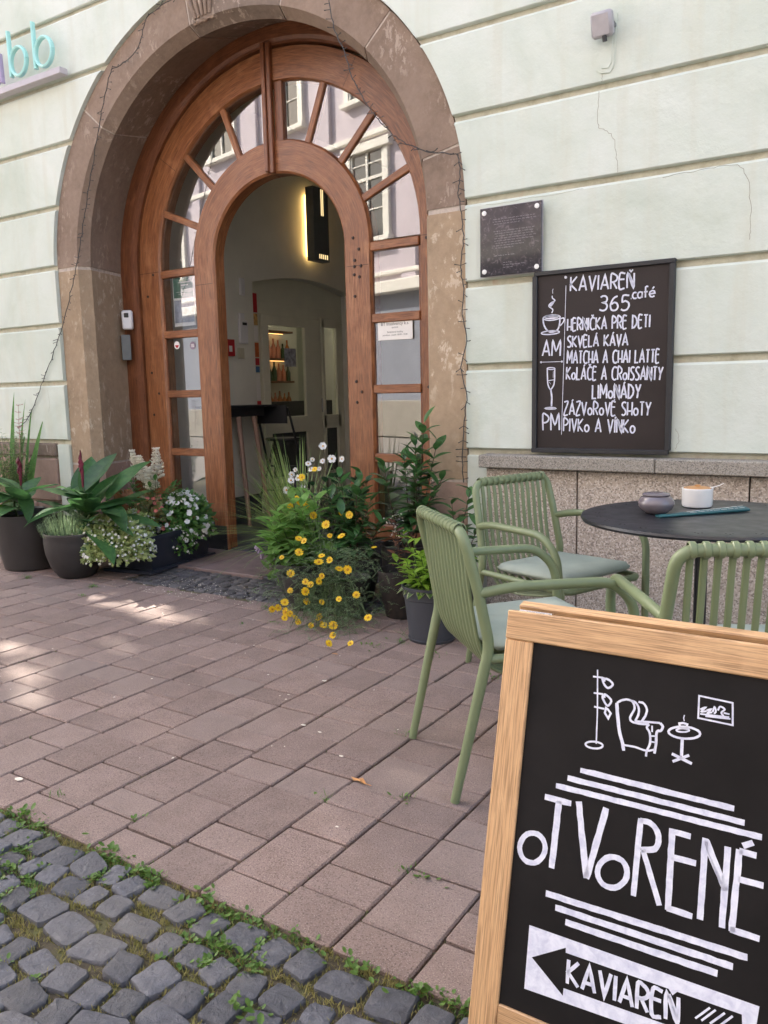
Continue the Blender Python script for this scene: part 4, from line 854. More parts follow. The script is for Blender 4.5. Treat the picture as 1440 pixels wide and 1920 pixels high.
# ------------------------------------------------------------------ chairs
def slat_mesh(xs):
    mb = MB()
    prof = fillet([(-.264, .803), (-.255, .76), (-.238, .60), (-.212, .45), (-.170, .372), (-.06, .352), (.10, .372), (.235, .412)], .06, 5)
    pts = [(xs*(1.0 if p[1] > .5 else 1.0), p[0], p[1]) for p in [tuple(q) for q in prof]]
    mb.tube(pts, .0095, 8, flat=.7, up=Vector((0, 1, .3)))
    # the loop round the top rail
    ring = []
    seg = 14; w = .0092; r = .0215
    c = (-.270, .806); vs = []
    for k in range(seg):
        a = 2*math.pi*k/seg
        for dx, rr_ in ((-w, r-.003), (-w*.7, r), (w*.7, r), (w, r-.003)): vs.append((xs+dx, c[0]+rr_*math.cos(a), c[1]+rr_*math.sin(a)))
    fs = [(k*4+j, k*4+j+1, ((k+1) % seg)*4+j+1, ((k+1) % seg)*4+j) for k in range(seg) for j in range(3)]
    mb.add(vs, fs)
    ring = []
    cf = (.250, .418); o = len(mb.v); vs = []
    for k in range(10):
        a = 2*math.pi*k/10
        for dx in (-w, w): vs.append((xs+dx, cf[0]+.0155*math.cos(a), cf[1]+.0155*math.sin(a)))
    mb.add(vs, [(k*2, k*2+1, ((k+1) % 10)*2+1, ((k+1) % 10)*2) for k in range(10)])
    return mb
def cushion_mb():
    mb = MB(); n = 20; vs = []; W, D = .212, .205
    def h(u, v):
        e = max(0, 1-max(abs(u), abs(v))**6); t = .012*math.exp(-((abs(u)-.42)**2+(abs(v)-.42)**2)*30)
        return .004+.021*e**.5+.004*math.cos(u*1.5)*math.cos(v*1.5)-t*e+.0025*noise.noise(Vector((u*4, v*4, 1)))
    for sgn in (1, -1):
        for i in range(n+1):
            for j in range(n+1):
                u, v = i/n*2-1, j/n*2-1; q = 1-.07*(abs(u)**5*abs(v)**5)
                vs.append((u*W*q*(1+.02*v), v*D*q, sgn*h(u, v)))
    m_ = (n+1)**2; fs = []
    for s_ in range(2):
        for i in range(n):
            for j in range(n):
                a = s_*m_+i*(n+1)+j; q = (a, a+n+1, a+n+2, a+1); fs.append(q if s_ == 0 else q[::-1])
    rim = [(i, 0) for i in range(n+1)]+[(n, j) for j in range(1, n+1)]+[(i, n) for i in range(n-1, -1, -1)]+[(0, j) for j in range(n-1, 0, -1)]
    ids = [i*(n+1)+j for i, j in rim]
    for k in range(len(ids)): a, b = ids[k], ids[(k+1) % len(ids)]; fs.append((a, b, b+m_, a+m_))
    return mb.add(vs, fs)
slat_x = [(-.187+i*.0340) for i in range(12)]
def make_chair(label):
    t = thing('chair', label, 'chair', group='green slatted armchairs round the cafe table')
    R1 = .0165
    fr = fillet([(-.235, -.305, 0), (-.245, -.215, .40), (-.243, -.198, .47), (-.232, -.230, .64), (-.222, -.272, .806), (.222, -.272, .806), (.232, -.230, .64), (.243, -.198, .47), (.245, -.215, .40), (.235, -.305, 0)], .055, 6)
    # split: back frame with top rail, the two rear legs carry on to the floor
    up = [p for p in fr if p.z > .40]; l1 = [p for p in fr[:len(fr)//2] if p.z <= .43]; l2 = [p for p in fr[len(fr)//2:] if p.z <= .43]
    MB().tube(up, R1, 12).build('back_frame', M['chair'], t, True)
    for L in (l1, l2):
        n = len(L); 
        dirn = L if L[0].z < L[-1].z else L[::-1]
        dense = [dirn[0].lerp(dirn[-1], k/6) if False else dirn[0]+(dirn[-1]-dirn[0])*k/6 for k in range(7)]
        MB().tube(dense, [.0135+.0035*k/6 for k in range(7)], 12).build('leg', M['chair'], t, True)
    for s in (-1, 1):
        arm = fillet([(s*.236, -.222, .625), (s*.262, -.13, .645), (s*.275, .17, .640), (s*.272, .245, .57), (s*.262, .255, .41)], .075, 7)
        MB().tube(arm, [.0155]*len(arm), 12, flat=1.0).build('armrest', M['chair'], t, True)
        lg = [(s*.262, .255, .42), (s*.258, .258, .3), (s*.25, .272, .0)]
        MB().tube(lg, [.0165, .0155, .013], 12).build('leg', M['chair'], t, True)
    sf = fillet([(-.243, -.205, .43), (-.235, .0, .425), (-.225, .25, .418), (.225, .25, .418), (.235, .0, .425), (.243, -.205, .43)], .04, 5)
    MB().tube(sf, .0135, 10).build('seat_frame', M['chair'], t, True)
    for x in slat_x: slat_mesh(x).build('slat', M['chair'], t, True)
    c = cushion_mb().build('seat_cushion', M['cushion'], t, 'all', loc=(0, .03, .455)); c.rotation_euler = (rad(1.5), 0, 0)
    return t
def dup(root, loc, rz, label, group=None):
    r = root.copy(); COL.objects.link(r); r.location = loc; r.rotation_euler = (0, 0, rz); r['label'] = label
    if group: r['group'] = group
    for ch in list(root.children):
        c = ch.copy(); COL.objects.link(c); c.parent = r
        for g in ch.children:
            d = g.copy(); COL.objects.link(d); d.parent = c
    return r
ch1 = make_chair('green slatted armchair standing free on the pavers, seen from behind left of the sandwich board')
ch1.location = (-1.01, 2.375, 0); ch1.rotation_euler = (0, 0, rad(-44.1))
dup(ch1, (-1.215, 3.245, 0), rad(-111.5), 'green slatted armchair standing nearest the granite plinth, behind the round table')
dup(ch1, (-.384, 2.355, 0), rad(28.7), 'green slatted armchair seen from behind, right behind the top of the wooden sandwich board')
# ------------------------------------------------------------------ table and what lies on it
TC = (-.575, 3.03)
tb = thing('round_table', 'round black metal cafe table beside the granite plinth', 'table', (TC[0], TC[1], 0))
MB().lathe([(0, .728), (.405, .728), (.424, .722), (.436, .724), (.440, .732), (.437, .740), (.428, .742), (.36, .7405), (0, .7405)], seg=96).build('tabletop', M['tabletop'], tb, True)
mb = MB(); 
for a in range(3):
    an = a*2.094+.4; mb.box((math.cos(an)*.035, math.sin(an)*.035, .37), (.034, .010, .72), Matrix.Rotation(an+1.57, 3, 'Z'), .002)
mb.build('table_column', M['black'], tb)
for a in range(4):
    an = a*math.pi/2+.5; mb = MB(); mb.tube([(0, 0, .05), (math.cos(an)*.14, math.sin(an)*.14, .04), (math.cos(an)*.28, math.sin(an)*.28, .012)], [.02, .017, .012], 8); mb.build('foot', M['black'], tb, True)
mb = MB()
for k in range(26):
    an = k*2*math.pi/26
    for j in range(3):
        r_ = .375+.012*(j == 1); a2 = an+(j-1)*.028; mb.lathe([(0, .0), (.0035, .0)], (math.cos(a2)*r_, math.sin(a2)*r_, .7412), 8)
tag(mb.build('drain_holes', simple('dark hole', (.004, .004, .005), .9, 0, 10, 0, 0), tb, fixn=False), kind='stuff')
TZ = .7415
b = thing('sugar_bowl', 'squat mauve grey ceramic bowl with lid on the black table', 'bowl', (-.752, 3.015, TZ))
MB().lathe([(0, 0), (.036, 0), (.040, .003), (.055, .014), (.064, .032), (.064, .042), (.055, .058), (.047, .064), (.047, .060), (.03, .058)], seg=40).build('bowl_body', M['bowl'], b, True)
MB().lathe([(.0, .078), (.02, .0775), (.044, .074), (.0495, .070), (.0495, .067), (.046, .065), (0, .065)], seg=40).build('lid', M['bowl'], b, True)
b = thing('sugar_pot', 'straight white ceramic pot with a wooden lid and a spoon on the black table', 'pot', (-.655, 3.24, TZ))
MB().lathe([(0, 0), (.048, 0), (.053, .003), (.0555, .010), (.0560, .066), (.0570, .071), (.0560, .073), (.053, .072), (.052, .010), (0, .008)], seg=40).build('pot_body', M['white'], b, True)
MB().lathe([(0, .085), (.006, .0855), (.011, .083), (.010, .079), (.014, .078), (.044, .0755), (.050, .074), (.051, .070), (0, .070)], seg=36).build('lid', M['cork'], b, True)
sp = MB(); sp.tube(smoothp([(.02, 0, .05), (.040, .004, .072), (.056, .006, .077), (.074, .007, .083), (.087, .008, .090)], 4), .0032, 8, flat=.6); sp.box((.087, .008, .0895), (.012, .012, .003), Matrix.Rotation(-.5, 3, 'Y'), .001)
o = sp.build('spoon', M['white'], None, True); o.location = (-.655, 3.24, TZ); tag(o, 'small white spoon sticking out of the lidded white pot', 'spoon')
# menu booklet: folded cover, pages, thickness
mn = thing('menu_booklet', 'teal printed menu folded into a thin roll on the black table', 'menu', (-.6, 3.06, TZ), math.atan2(.29, .235))
def roll_prof(k):
    return [(-.019, .002), (-.008, .0008), (.012, .0008), (.019, .0035), (.0205, .009), (.015, .0135), (.002, .0155), (-.012, .012), (-.020, .007)]
vs = []; nst = 14
for i in range(nst+1):
    u = -.19+.38*i/nst; s_ = .55+.55*i/nst
    for (a, z) in roll_prof(i): vs.append((u, a*s_*1.25, z*s_+.001*math.sin(i*2.1)*(z > .01)))
fs = [(i*9+j, i*9+(j+1) % 9, (i+1)*9+(j+1) % 9, (i+1)*9+j) for i in range(nst) for j in range(9)]+[tuple(range(9))[::-1], tuple(nst*9+j for j in range(9))]
MB().add(vs, fs).build('cover', M['teal'], mn, True)
mb = MB(); rt = random.Random(2)
for row in range(3):
    u = -.06
    while u < .17:
        L = rt.uniform(.008, .03); s_ = .55+.55*(u+.19)/.38; mb.box((u+L/2, (-.011+row*.010)*s_*1.25, (.0122 if row == 0 else .0158 if row == 1 else .0135)*s_+.0012), (L, .0028, .0006)); u += L+.006
mb.build('print', M['paper'], mn)
# ------------------------------------------------------------------ hand lettering
LT = {  # strokes in a box 0..w x 0..1
'A': (.55, [[(0, 0), (.27, 1), (.55, 0)], [(.1, .3), (.45, .3)]]), 'C': (.5, [[(.5, .9), (.4, .99), (.22, .99), (.06, .8), (.02, .5), (.06, .2), (.22, .01), (.4, .01), (.5, .1)]]),
'D': (.5, [[(0, 0), (0, 1), (.2, .97), (.42, .75), (.48, .5), (.42, .25), (.2, .03), (0, 0)]]), 'E': (.38, [[(.38, 1), (0, 1), (0, 0), (.38, 0)], [(0, .62), (.34, .62)]]),
'F': (.38, [[(.38, 1), (0, 1), (0, 0)], [(0, .6), (.32, .6)]]), 'H': (.45, [[(0, 0), (0, 1)], [(.45, 0), (.45, 1)], [(0, .32), (.45, .32)]]), 'I': (.06, [[(.03, 0), (.03, 1)]]),
'K': (.48, [[(0, 0), (0, 1)], [(.45, 1), (0, .48), (.48, 0)]]), 'L': (.38, [[(0, 1), (0, 0), (.38, 0)]]), 'M': (.62, [[(0, 0), (.03, 1), (.3, .35), (.58, 1), (.62, 0)]]),
'N': (.45, [[(0, 0), (0, 1), (.45, 0), (.45, 1)], [(.08, 1), (.45, .22)]]), 'o': (.42, [[(.42*.5+.21*math.cos(a*math.pi/7), .27+.26*math.sin(a*math.pi/7)) for a in range(15)]]),
'P': (.42, [[(0, 0), (0, 1), (.25, .97), (.42, .82), (.42, .66), (.25, .5), (0, .47)]]), 'R': (.44, [[(0, 0), (0, 1), (.25, .98), (.42, .82), (.4, .6), (.2, .47), (0, .46)], [(.16, .46), (.44, 0)]]),
'S': (.4, [[(.4, .92), (.25, 1), (.08, .93), (.02, .76), (.12, .6), (.3, .45), (.4, .25), (.32, .06), (.15, 0), (0, .08)]]), 'T': (.42, [[(0, 1), (.42, 1)], [(.21, 1), (.21, 0)]]),
'V': (.48, [[(0, 1), (.24, 0), (.48, 1)]]), 'Y': (.46, [[(0, 1), (.23, .45), (.46, 1)], [(.23, .45), (.16, 0)]]), 'Z': (.42, [[(0, 1), (.42, 1), (0, 0), (.42, 0)]]),
'3': (.45, [[(.03, .9), (.15, .99), (.32, .97), (.42, .8), (.36, .6), (.18, .54), (.36, .48), (.45, .28), (.36, .06), (.18, 0), (0, .08)]]),
'6': (.48, [[(.4, .97), (.2, .85), (.05, .55), (.02, .28), (.1, .06), (.25, 0), (.4, .08), (.46, .28), (.38, .48), (.22, .54), (.07, .42)]]),
'5': (.45, [[(.42, 1), (.08, 1), (.05, .58), (.22, .64), (.4, .52), (.45, .3), (.35, .07), (.16, 0), (0, .08)]]), ' ': (.3, [])}
ACC = {'Ň': 'N', 'Á': 'A', 'É': 'E', 'Č': 'C', 'Í': 'I', 'Ó': 'o', 'O': 'o'}
def lettering(mb, text, pa, pb, h, w, f3):
    pa, pb = Vector(pa), Vector(pb); ex = (pb-pa); L = ex.length; ex = ex/L; ey = Vector((-ex.y, ex.x))
    sp_ = .17; W = sum(LT[ACC.get(c, c)][0] for c in text)+sp_*(len(text)-1); kx = L/W; x = 0
    for c in text:
        base = ACC.get(c, c); lw, strokes = LT[base]
        for s in strokes: ribbon(mb, [pa+ex*((x+u)*kx)+ey*(v*h) for u, v in s], w, f3, hand=True)
        mid = x+lw/2
        if c in 'ŇČ': ribbon(mb, [pa+ex*((mid+u)*kx)+ey*(v*h) for u, v in ((-.12, 1.24), (0, 1.1), (.12, 1.24))], w*.8, f3)
        if c in 'ÁÉÍ': ribbon(mb, [pa+ex*((mid+u)*kx)+ey*(v*h) for u, v in ((-.02, 1.06), (.1, 1.2))], w*.9, f3)
        x += lw+sp_
def font_mesh(text, size, name='lettering', align='LEFT'):
    cu = bpy.data.curves.new(name, 'FONT'); cu.body = text; cu.size = size; cu.align_x = align; cu.resolution_u = 3; cu.extrude = 0
    o = bpy.data.objects.new('tmp', cu); COL.objects.link(o); dg = bpy.context.evaluated_depsgraph_get()
    me = bpy.data.meshes.new_from_object(o.evaluated_get(dg)); bpy.data.objects.remove(o); bpy.data.curves.remove(cu); return me
def fontpart(text, size, mat, parent, pos, name='lettering', align='CENTER', fat=0):
    me = font_mesh(text, size, name, align); me.materials.clear(); me.materials.append(mat)
    o = link(name, me, parent, pos); o.rotation_euler = (math.pi/2, 0, 0); return o
# ------------------------------------------------------------------ wooden sandwich board
AZ, TL = rad(-.71), rad(13.4)
e1 = Vector((math.cos(AZ), math.sin(AZ), 0)); nn = Vector((-e1.y, e1.x, 0)); e2 = math.cos(TL)*Vector((0, 0, 1))+math.sin(TL)*nn; eN = e1.cross(e2)  # points to the viewer
P0 = Vector((0, 0, 1.2))+(Vector((-.5059, 1.1412, .8601))-Vector((0, 0, 1.2)))*(1.45/1.27)
BW = .555
sb = thing('sandwich_board', 'wooden framed black sandwich board lettered OTVORENÉ with an arrow, standing in the foreground', 'sign board', (P0.x+BW/2, P0.y+.02, 0))
def SB(name, mb, mat, par=sb, **k):
    off = Vector(sb.location); mb.v = [tuple(Vector(p)-off) for p in mb.v]; return mb.build(name, mat, par, **k)
f3b = lambda u, v, h: P0+e1*u+e2*v+eN*h
Rb = Matrix((e1, e2, eN)).transposed()
def bbox(u0, u1, v0, v1, h0, h1, ch=.002):
    m_ = MB(); m_.box(f3b((u0+u1)/2, (v0+v1)/2, (h0+h1)/2), (u1-u0, v1-v0, h1-h0), Rb, ch); return m_
ZLEG = -(P0.z/e2.z)+.004
front = SB('chalkboard', bbox(.048, BW-.048, -.70, -.045, -.012, -.006, 0), M['board'])
SB('top_rail', bbox(0, BW, -.0505, 0, -.020, .0015), M['pine'])
SB('stile', bbox(0, .0515, ZLEG, -.051, -.020, 0), M['pine']); SB('stile', bbox(BW-.0515, BW, ZLEG, -.051, -.020, 0), M['pine'])
SB('bottom_rail', bbox(.052, BW-.052, -.722, -.668, -.020, -.0005), M['pine'])
mb = MB()
for w, pts in AB_STROKES: ribbon(mb, pts, w, lambda u, v, h: f3b(u, v, -.0055), hand=True)
for t, a, b_, h, w in AB_TEXT: lettering(mb, t, a, b_, h, w, lambda u, v, hh: f3b(u, v, -.0050))
SB('chalk_lettering', mb, M['chalk'], fixn=False)
mb = MB()
for poly in AB_POLY: mb.add([f3b(u, v, -.0055) for u, v in poly], [tuple(range(len(poly)))])
SB('painted_arrow', mb, M['chalk'], fixn=False)
# rear panel leaning the other way
e2r = math.cos(TL)*Vector((0, 0, 1))-math.sin(TL)*nn; eNr = e1.cross(e2r); Q0 = P0+nn*.052+Vector((0, 0, .006)); Rr = Matrix((e1, e2r, eNr)).transposed()
def rbox(u0, u1, v0, v1, h0, h1, ch=.002):
    m_ = MB(); m_.box(Q0+e1*((u0+u1)/2)+e2r*((v0+v1)/2)+eNr*((h0+h1)/2), (u1-u0, v1-v0, h1-h0), Rr, ch); return m_
ZR = -(Q0.z/e2r.z)+.004
SB('top_rail', rbox(.006, BW, -.05, 0, 0, .02), M['pine']); SB('stile', rbox(.006, .056, ZR, -.0505, 0, .02), M['pine']); SB('stile', rbox(BW-.05, BW, ZR, -.0505, 0, .02), M['pine'])
SB('chalkboard', rbox(.056, BW-.05, -.70, -.05, .006, .012, 0), M['board']); SB('bottom_rail', rbox(.0565, BW-.0505, -.722, -.668, 0, .02), M['pine'])
for u in (.045, BW-.10):
    mb = bbox(u-.027, u+.033, -.004, .0025, -.020, -.0205+.012, .0005); SB('hinge', mb, M['steel'])
# ------------------------------------------------------------------ signs and fittings on the wall
bd = thing('menu_board', 'black hand lettered menu board KAVIAREŇ 365 .café hanging over the granite ledge', 'menu board', (-1.655, YW, .868))
for c_, d_ in (((.3475, -.016, .0145), (.70, .030, .024)), ((.3575, -.016, .912), (.70, .030, .022)), ):
    mb = MB(); mb.box(c_, d_, None, .003); mb.build('frame_rail', M['black'], bd)
for x in (.0125, .6935):
    mb = MB(); mb.box((x, -.016, .463), (.026, .0302, .878), None, .003); mb.build('frame_rail', M['black'], bd)
mb = MB(); mb.box((.353, -.010, .463), (.66, .012, .876)); mb.build('panel', M['board2'], bd)
mb = MB(); fm = lambda u, v, h: (u, -.0166-h, v)
for t, a, b_, h, w in MENU_TEXT:
    if t == '.café': continue
    lettering(mb, t, a, b_, h, w, fm)
for w, pts in MENU_STROKES: ribbon(mb, pts, w, fm, hand=True)
mb.build('chalk_lettering', M['chalk'], bd, fixn=False)
mb = MB(); cpos = [t for t in MENU_TEXT if t[0] == '.café'][0]; (ax, az), (bx_, bz) = cpos[1], cpos[2]
CF = [[(0, .04), (.04, .04)], [(.42, .5), (.32, .56), (.2, .52), (.13, .35), (.13, .18), (.22, .03), (.35, .0), (.44, .07)], [(.84, .5), (.7, .56), (.57, .5), (.51, .3), (.55, .08), (.68, 0), (.8, .08), (.86, .3)], [(.86, .56), (.86, 0)],
      [(1.3, .95), (1.2, 1), (1.1, .93), (1.1, 0)], [(.98, .52), (1.26, .52)], [(1.42, .28), (1.8, .32), (1.76, .5), (1.6, .57), (1.44, .46), (1.4, .25), (1.48, .05), (1.62, 0), (1.78, .07)], [(1.62, .72), (1.74, .9)]]
for s in CF: ribbon(mb, [(ax+u*(bx_-ax)/1.85, az+(bz-az)*u/1.85+v*.052) for u, v in s], .0072, fm)
mb.build('chalk_lettering', M['chalk'], bd, fixn=False)
pq = thing('wall_plaque', 'square dark glossy plaque with four round white fixings above the menu board', 'plaque', (-1.776, YW, 1.965))
m_, nt_, b_ = newmat('polished dark plaque'); v_ = coords(nt_, 'Object'); n_ = noise_n(nt_, v_, 34, 6, .7, 1.2); vo_ = N(nt_, 'ShaderNodeTexVoronoi'); vo_.inputs['Scale'].default_value = 26; vo_.feature = 'DISTANCE_TO_EDGE'; nt_.links.new(v_, vo_.inputs['Vector'])
c_ = ramp(nt_, n_, [(.45, (.014, .012, .018)), (.56, (.028, .023, .03)), (.64, (.12, .10, .115))]).outputs[0]; nt_.links.new(c_, b_.inputs['Base Color']); b_.inputs['Roughness'].default_value = .12; b_.inputs['Coat Weight'].default_value = .25; b_.inputs['Specular IOR Level'].default_value = .35  # lighter noise blotches paint mottled reflections into the plaque colour
mb = MB(); mb.box((0, -.030, 0), (.343, .008, .345), None, .002); mb.build('plaque_face', m_, pq)
mb = MB(); mb.box((0, -.024, 0), (.350, .004, .352), None, .001); mb.build('backing_sheet', M['greylight'], pq)
for x in (-.146, .146):
    for z in (-.148, .148): mb = MB(); mb.lathe([(0, 0), (.0125, 0), (.0125, .038), (0, .040)], seg=20); mb.v = [(x+p[0], -p[2], z+p[1]) for p in mb.v]; mb.build('fixing', M['white'], pq, True)
mb = MB(); rq = random.Random(8); zz = [.11, .098, .086, .05, .038, .026, .014, .002, -.010, -.022, -.034, -.072, -.11, -.122, -.134]
for k, z in enumerate(zz):
    x = -.10+rq.uniform(0, .02); xe = .13 if k in (0, 1, 3, 4, 5, 6, 7) else rq.uniform(.0, .09)
    if k > 11: x = -.04
    while x < xe:
        L = rq.uniform(.006, .022); pts = []
        n_ = int(L/.003)+2
        for q in range(n_): pts.append((x+L*q/(n_-1), z+(.0022 if q % 2 else -.0022)*rq.uniform(.5, 1.1)))
        ribbon(mb, pts, .0011, lambda u, v, h: (u, -.0346, v)); x += L+.005
tag(mb.build('engraved_text', simple('grey engraved print', (.30, .28, .31), .5, 0, 10, 0, 0), pq, fixn=False), kind='stuff')
sn = thing('wall_sensor', 'light grey square sensor box tilted down on the upper wall', 'sensor', (-1.30, YW-.012, 2.87))
mb = MB(); mb.box((0, -.055, 0), (.105, .045, .11), Matrix.Rotation(rad(20), 3, 'X') @ Matrix.Rotation(rad(-8), 3, 'Z'), .012); mb.build('housing', M['greylight'], sn, True)
mb = MB(); mb.tube([(.01, .01, -.02), (.015, -.03, -.02)], .016, 10); mb.box((.045, -.03, .0), (.014, .04, .02), None, .003); mb.build('bracket', M['greydark'], sn, True)
mb = MB(); mb.tube([(.01, -.055, -.05), (.012, -.05, -.075)], .011, 10); mb.build('lens', M['black'], sn, True)
# illuminated letters on the left wall
lg = thing('letter_sign', 'mint and lilac letters abb on a lilac rail high on the left wall', 'sign', (-5.62, YW, 3.52))
def letter(name, mat, strokes, w=.0125):
    mb = MB()
    for s in strokes: mb.tube([(x+5.62, -.075, z-3.52) for x, z in s], w, 8, flat=1.6, up=Vector((0, 1, 0)))
    return mb.build('letter', mat, lg, True)
def loop(cx_, cz_, rx, rz, n=22): return [(cx_+rx*math.cos(k*2*math.pi/n), cz_+rz*math.sin(k*2*math.pi/n)) for k in range(n+1)]
letter('b', M['mint'], [[(-5.775, 3.90), (-5.768, 3.58)], loop(-5.672, 3.672, .092, .098)]); letter('b', M['mint'], [[(-5.480, 3.893), (-5.476, 3.575)], loop(-5.372, 3.67, .095, .098)])
letter('a', M['lilac'], [loop(-5.985, 3.665, .09, .10), [(-5.893, 3.77), (-5.885, 3.565)]])
mb = MB(); mb.box((-.10, -.06, -.012), (1.06, .07, .045), None, .004); mb.build('rail', M['rail'], lg)
db = thing('door_scanner', 'white plastic doorbell camera on the left reveal beside the oak door', 'doorbell', (-5.315, 4.50, 1.815))
mb = MB(); mb.box((.035, 0, 0), (.085, .05, .15), Matrix.Rotation(rad(40), 3, 'Z'), .012); mb.build('housing', M['plastic_w'], db, True)
mb = MB(); mb.box((.048, -.022, .035), (.036, .012, .036), Matrix.Rotation(rad(40), 3, 'Z'), .004); mb.build('lens_window', M['black'], db, True)
o = MB(); o.box((0, 0, 0), (.04, .07, .20), Matrix.Rotation(rad(-35), 3, 'Z'), .004); o = o.build('grey_box', M['greydark'], None, True); o.location = (-5.305, 4.49, 1.60); tag(o, 'narrow dark grey junction box below the white doorbell camera', 'junction box')
# notices on the panes (thin sheets on the outside of the glass)
def dw(x, z, y=4.634): return (CX+x, y, z)
nb = thing('company_notice', 'white notice BT Insolvency k.s. on the right door pane', 'notice', dw(.968, 1.605, 4.592))
mb = MB(); mb.box((0, 0, 0), (.265, .004, .135), None, .001); mb.build('plate', M['paper'], nb)
fontpart('BT Insolvency k.s.', .030, M['ink'], nb, (0, -.0027, .026)); fontpart('správca', .016, M['ink'], nb, (0, -.0027, .008)); fontpart('Stránkové hodiny', .017, M['ink'], nb, (0, -.0027, -.022)); fontpart('pondelok - piatok  08:00 - 12:00', .0145, M['ink'], nb, (0, -.0027, -.040))
gp = thing('green_poster', 'green and white poster on the second pane of the left door leaf', 'poster', dw(-.955, 1.93, 4.6125))
mb = MB(); mb.box((0, 0, 0), (.225, .003, .375), None, .0005); mb.build('sheet', M['paper'], gp)
mb = MB(); mb.box((0, -.0022, .105), (.21, .0012, .155)); mb.build('print', M['green_poster'], gp)
mb = MB(); mb.box((0, -.0022, -.075), (.21, .0012, .17)); mb.build('print', simple('blue grey photo print', (.35, .38, .45), .5, .5, 14, 0, 0), gp)
mb = MB()
for z, a_, b_ in ((.142, -.05, .07), (.120, -.02, .05), (.07, -.08, .085), (.055, -.05, .02)):
    x = a_
    while x < b_: L = .006+.008*abs(math.sin(x*900)); ribbon(mb, [(x, z), (x+L, z)], .008 if z > .1 else .003, lambda u, v, h: (u, -.0032, v)); x += L+.003
tag(mb.build('poster_text', M['paper'], gp, fixn=False), kind='stuff')
for x, z, c in ((-1.045, 1.60, 'red'), (-.875, 1.59, 'lilac')):
    t = thing('round_sticker', 'small round white sticker with a red smile on the left door pane' if c == 'red' else 'faded round purple sticker with white print on the left door pane', 'sticker', dw(x, z, 4.600))
    mb = MB(); mb.lathe([(0, 0), (.030, 0), (.030, .001)], seg=24); mb.v = [(p[0], -p[2], p[1]) for p in mb.v]; mb.build('sticker_disc', M['paper'] if c == 'red' else simple('faded purple print', (.26, .20, .26), .6, .1, 20, 0, 0), t)
    mb = MB()
    if c == 'red': ribbon(mb, [(-.017, -.002), (-.01, -.014), (0, -.018), (.01, -.014), (.017, -.002), (-.017, -.002)], .006, lambda u, v, h: (u, -.0018, v)); mb.add([(-.015, -.0018, -.003), (.015, -.0018, -.003), (.006, -.0018, -.016), (-.006, -.0018, -.016)], [(0, 1, 2, 3)])
    else:
        for z2 in (.008, 0, -.009): ribbon(mb, [(-.016, z2), (.016, z2)], .004, lambda u, v, h: (u, -.0018, v))
    mb.build('print', M['red'] if c == 'red' else M['paper'], t, fixn=False)
# fairy light wires with drooping bulbs
def garland(name, path, label, seedn, jit=.004):
    rg = random.Random(seedn); P = smoothp([(x, 4.05, z) for x, z in path], 5)
    P = [p+Vector((rg.uniform(-jit, jit), rg.uniform(-.006, .002), rg.uniform(-jit, jit))) for p in P]
    t = thing(name, label, 'string lights', P[0]); off = P[0]
    MB().tube([p-off for p in P], .0030, 5).build('cable', M['wire'], t, True)
    mb = MB(); acc = 0
    for a, b in zip(P[:-1], P[1:]):
        L = (b-a).length; acc += L
        while acc > .045:
            acc -= .045; q = a.lerp(b, rg.random()); s = rg.choice((-1, 1, 1)); d = Vector((s*rg.uniform(.02, .038), rg.uniform(-.02, .002), rg.uniform(-.022, .014)))
            mb.tube([q-off, q+d*.6-off, q+d-off], [.0018, .0020, .0030], 5)
            if rg.random() < .25: d2 = Vector((-d.x, d.y, d.z)); mb.tube([q-off, q+d2-off], [.0018, .0028], 5)
    tag(mb.build('bulbs', M['wire'], t), kind='stuff'); return t
garland('string_lights', WIRE_L, 'black string light cable running down the left side of the arch to the iris leaves', 1)
garland('string_lights', WIRE_R, 'black string light cable hanging across the right side of the arch', 2)
# ------------------------------------------------------------------ things in the passage
wl = thing('wall_lamp', 'tall dark wall lamp with warm light glowing behind it inside the passage', 'wall lamp', (PX, 7.05, 2.93))
mb = MB(); mb.box((.13, 0, 0), (.10, .26, .73), None, .004); mb.build('lamp_body', M['greydark'], wl)
for y in (-.045, -.018): mb = MB(); mb.box((.1815, y+.05, .22), (.004, .012, .26)); mb.build('light_slot', M['slot_glow'], wl)
for k in range(5): mb = MB(); mb.box((.1815, -.075+.033*k+.03, -.32), (.004, .012, .045)); mb.build('light_slot', M['slot_glow'], wl)
mb = MB(); mb.box((.035, 0, 0), (.03, .12, .62)); mb.box((.06, 0, 0), (.04, .05, .5)); mb.build('light_bar', M['lamp_glow'], wl)
fa = thing('fire_alarm', 'red fire alarm call point on the passage wall', 'fire alarm', (PX, 5.75, 1.645))
mb = MB(); mb.box((.018, 0, 0), (.036, .145, .155), None, .004); mb.build('housing', M['red'], fa)
mb = MB(); mb.box((.038, .01, -.01), (.005, .04, .055), None, .001); mb.build('call_plate', M['white'], fa)
kp = thing('alarm_keypad', 'white alarm keypad on the passage wall above the light switch', 'keypad', (PX, 5.965, 1.82))
mb = MB(); mb.box((.016, 0, -.02), (.03, .115, .22), None, .006); mb.box((.012, -.01, .12), (.02, .07, .07), None, .004); mb.build('housing', M['plastic_w'], kp)
mb = MB(); mb.box((.032, .01, .055), (.004, .06, .025)); mb.build('display', M['black'], kp)
o = MB(); o.box((0, 0, 0), (.03, .065, .16), None, .008); o = o.build('motion_sensor', M['plastic_w'], None, True); o.location = (PX+.017, 5.975, 2.22); tag(o, 'slim white motion sensor high on the passage wall', 'sensor')
o = MB(); o.box((0, 0, 0), (.015, .085, .10), None, .003); o.box((.010, 0, 0), (.008, .045, .06), None, .002); o = o.build('light_switch', simple('cream switch plastic', (.50, .47, .36), .4, .05, 10, 0, 0), None); o.location = (PX+.0085, 5.93, 1.60); tag(o, 'cream light switch beside the red fire alarm', 'switch')
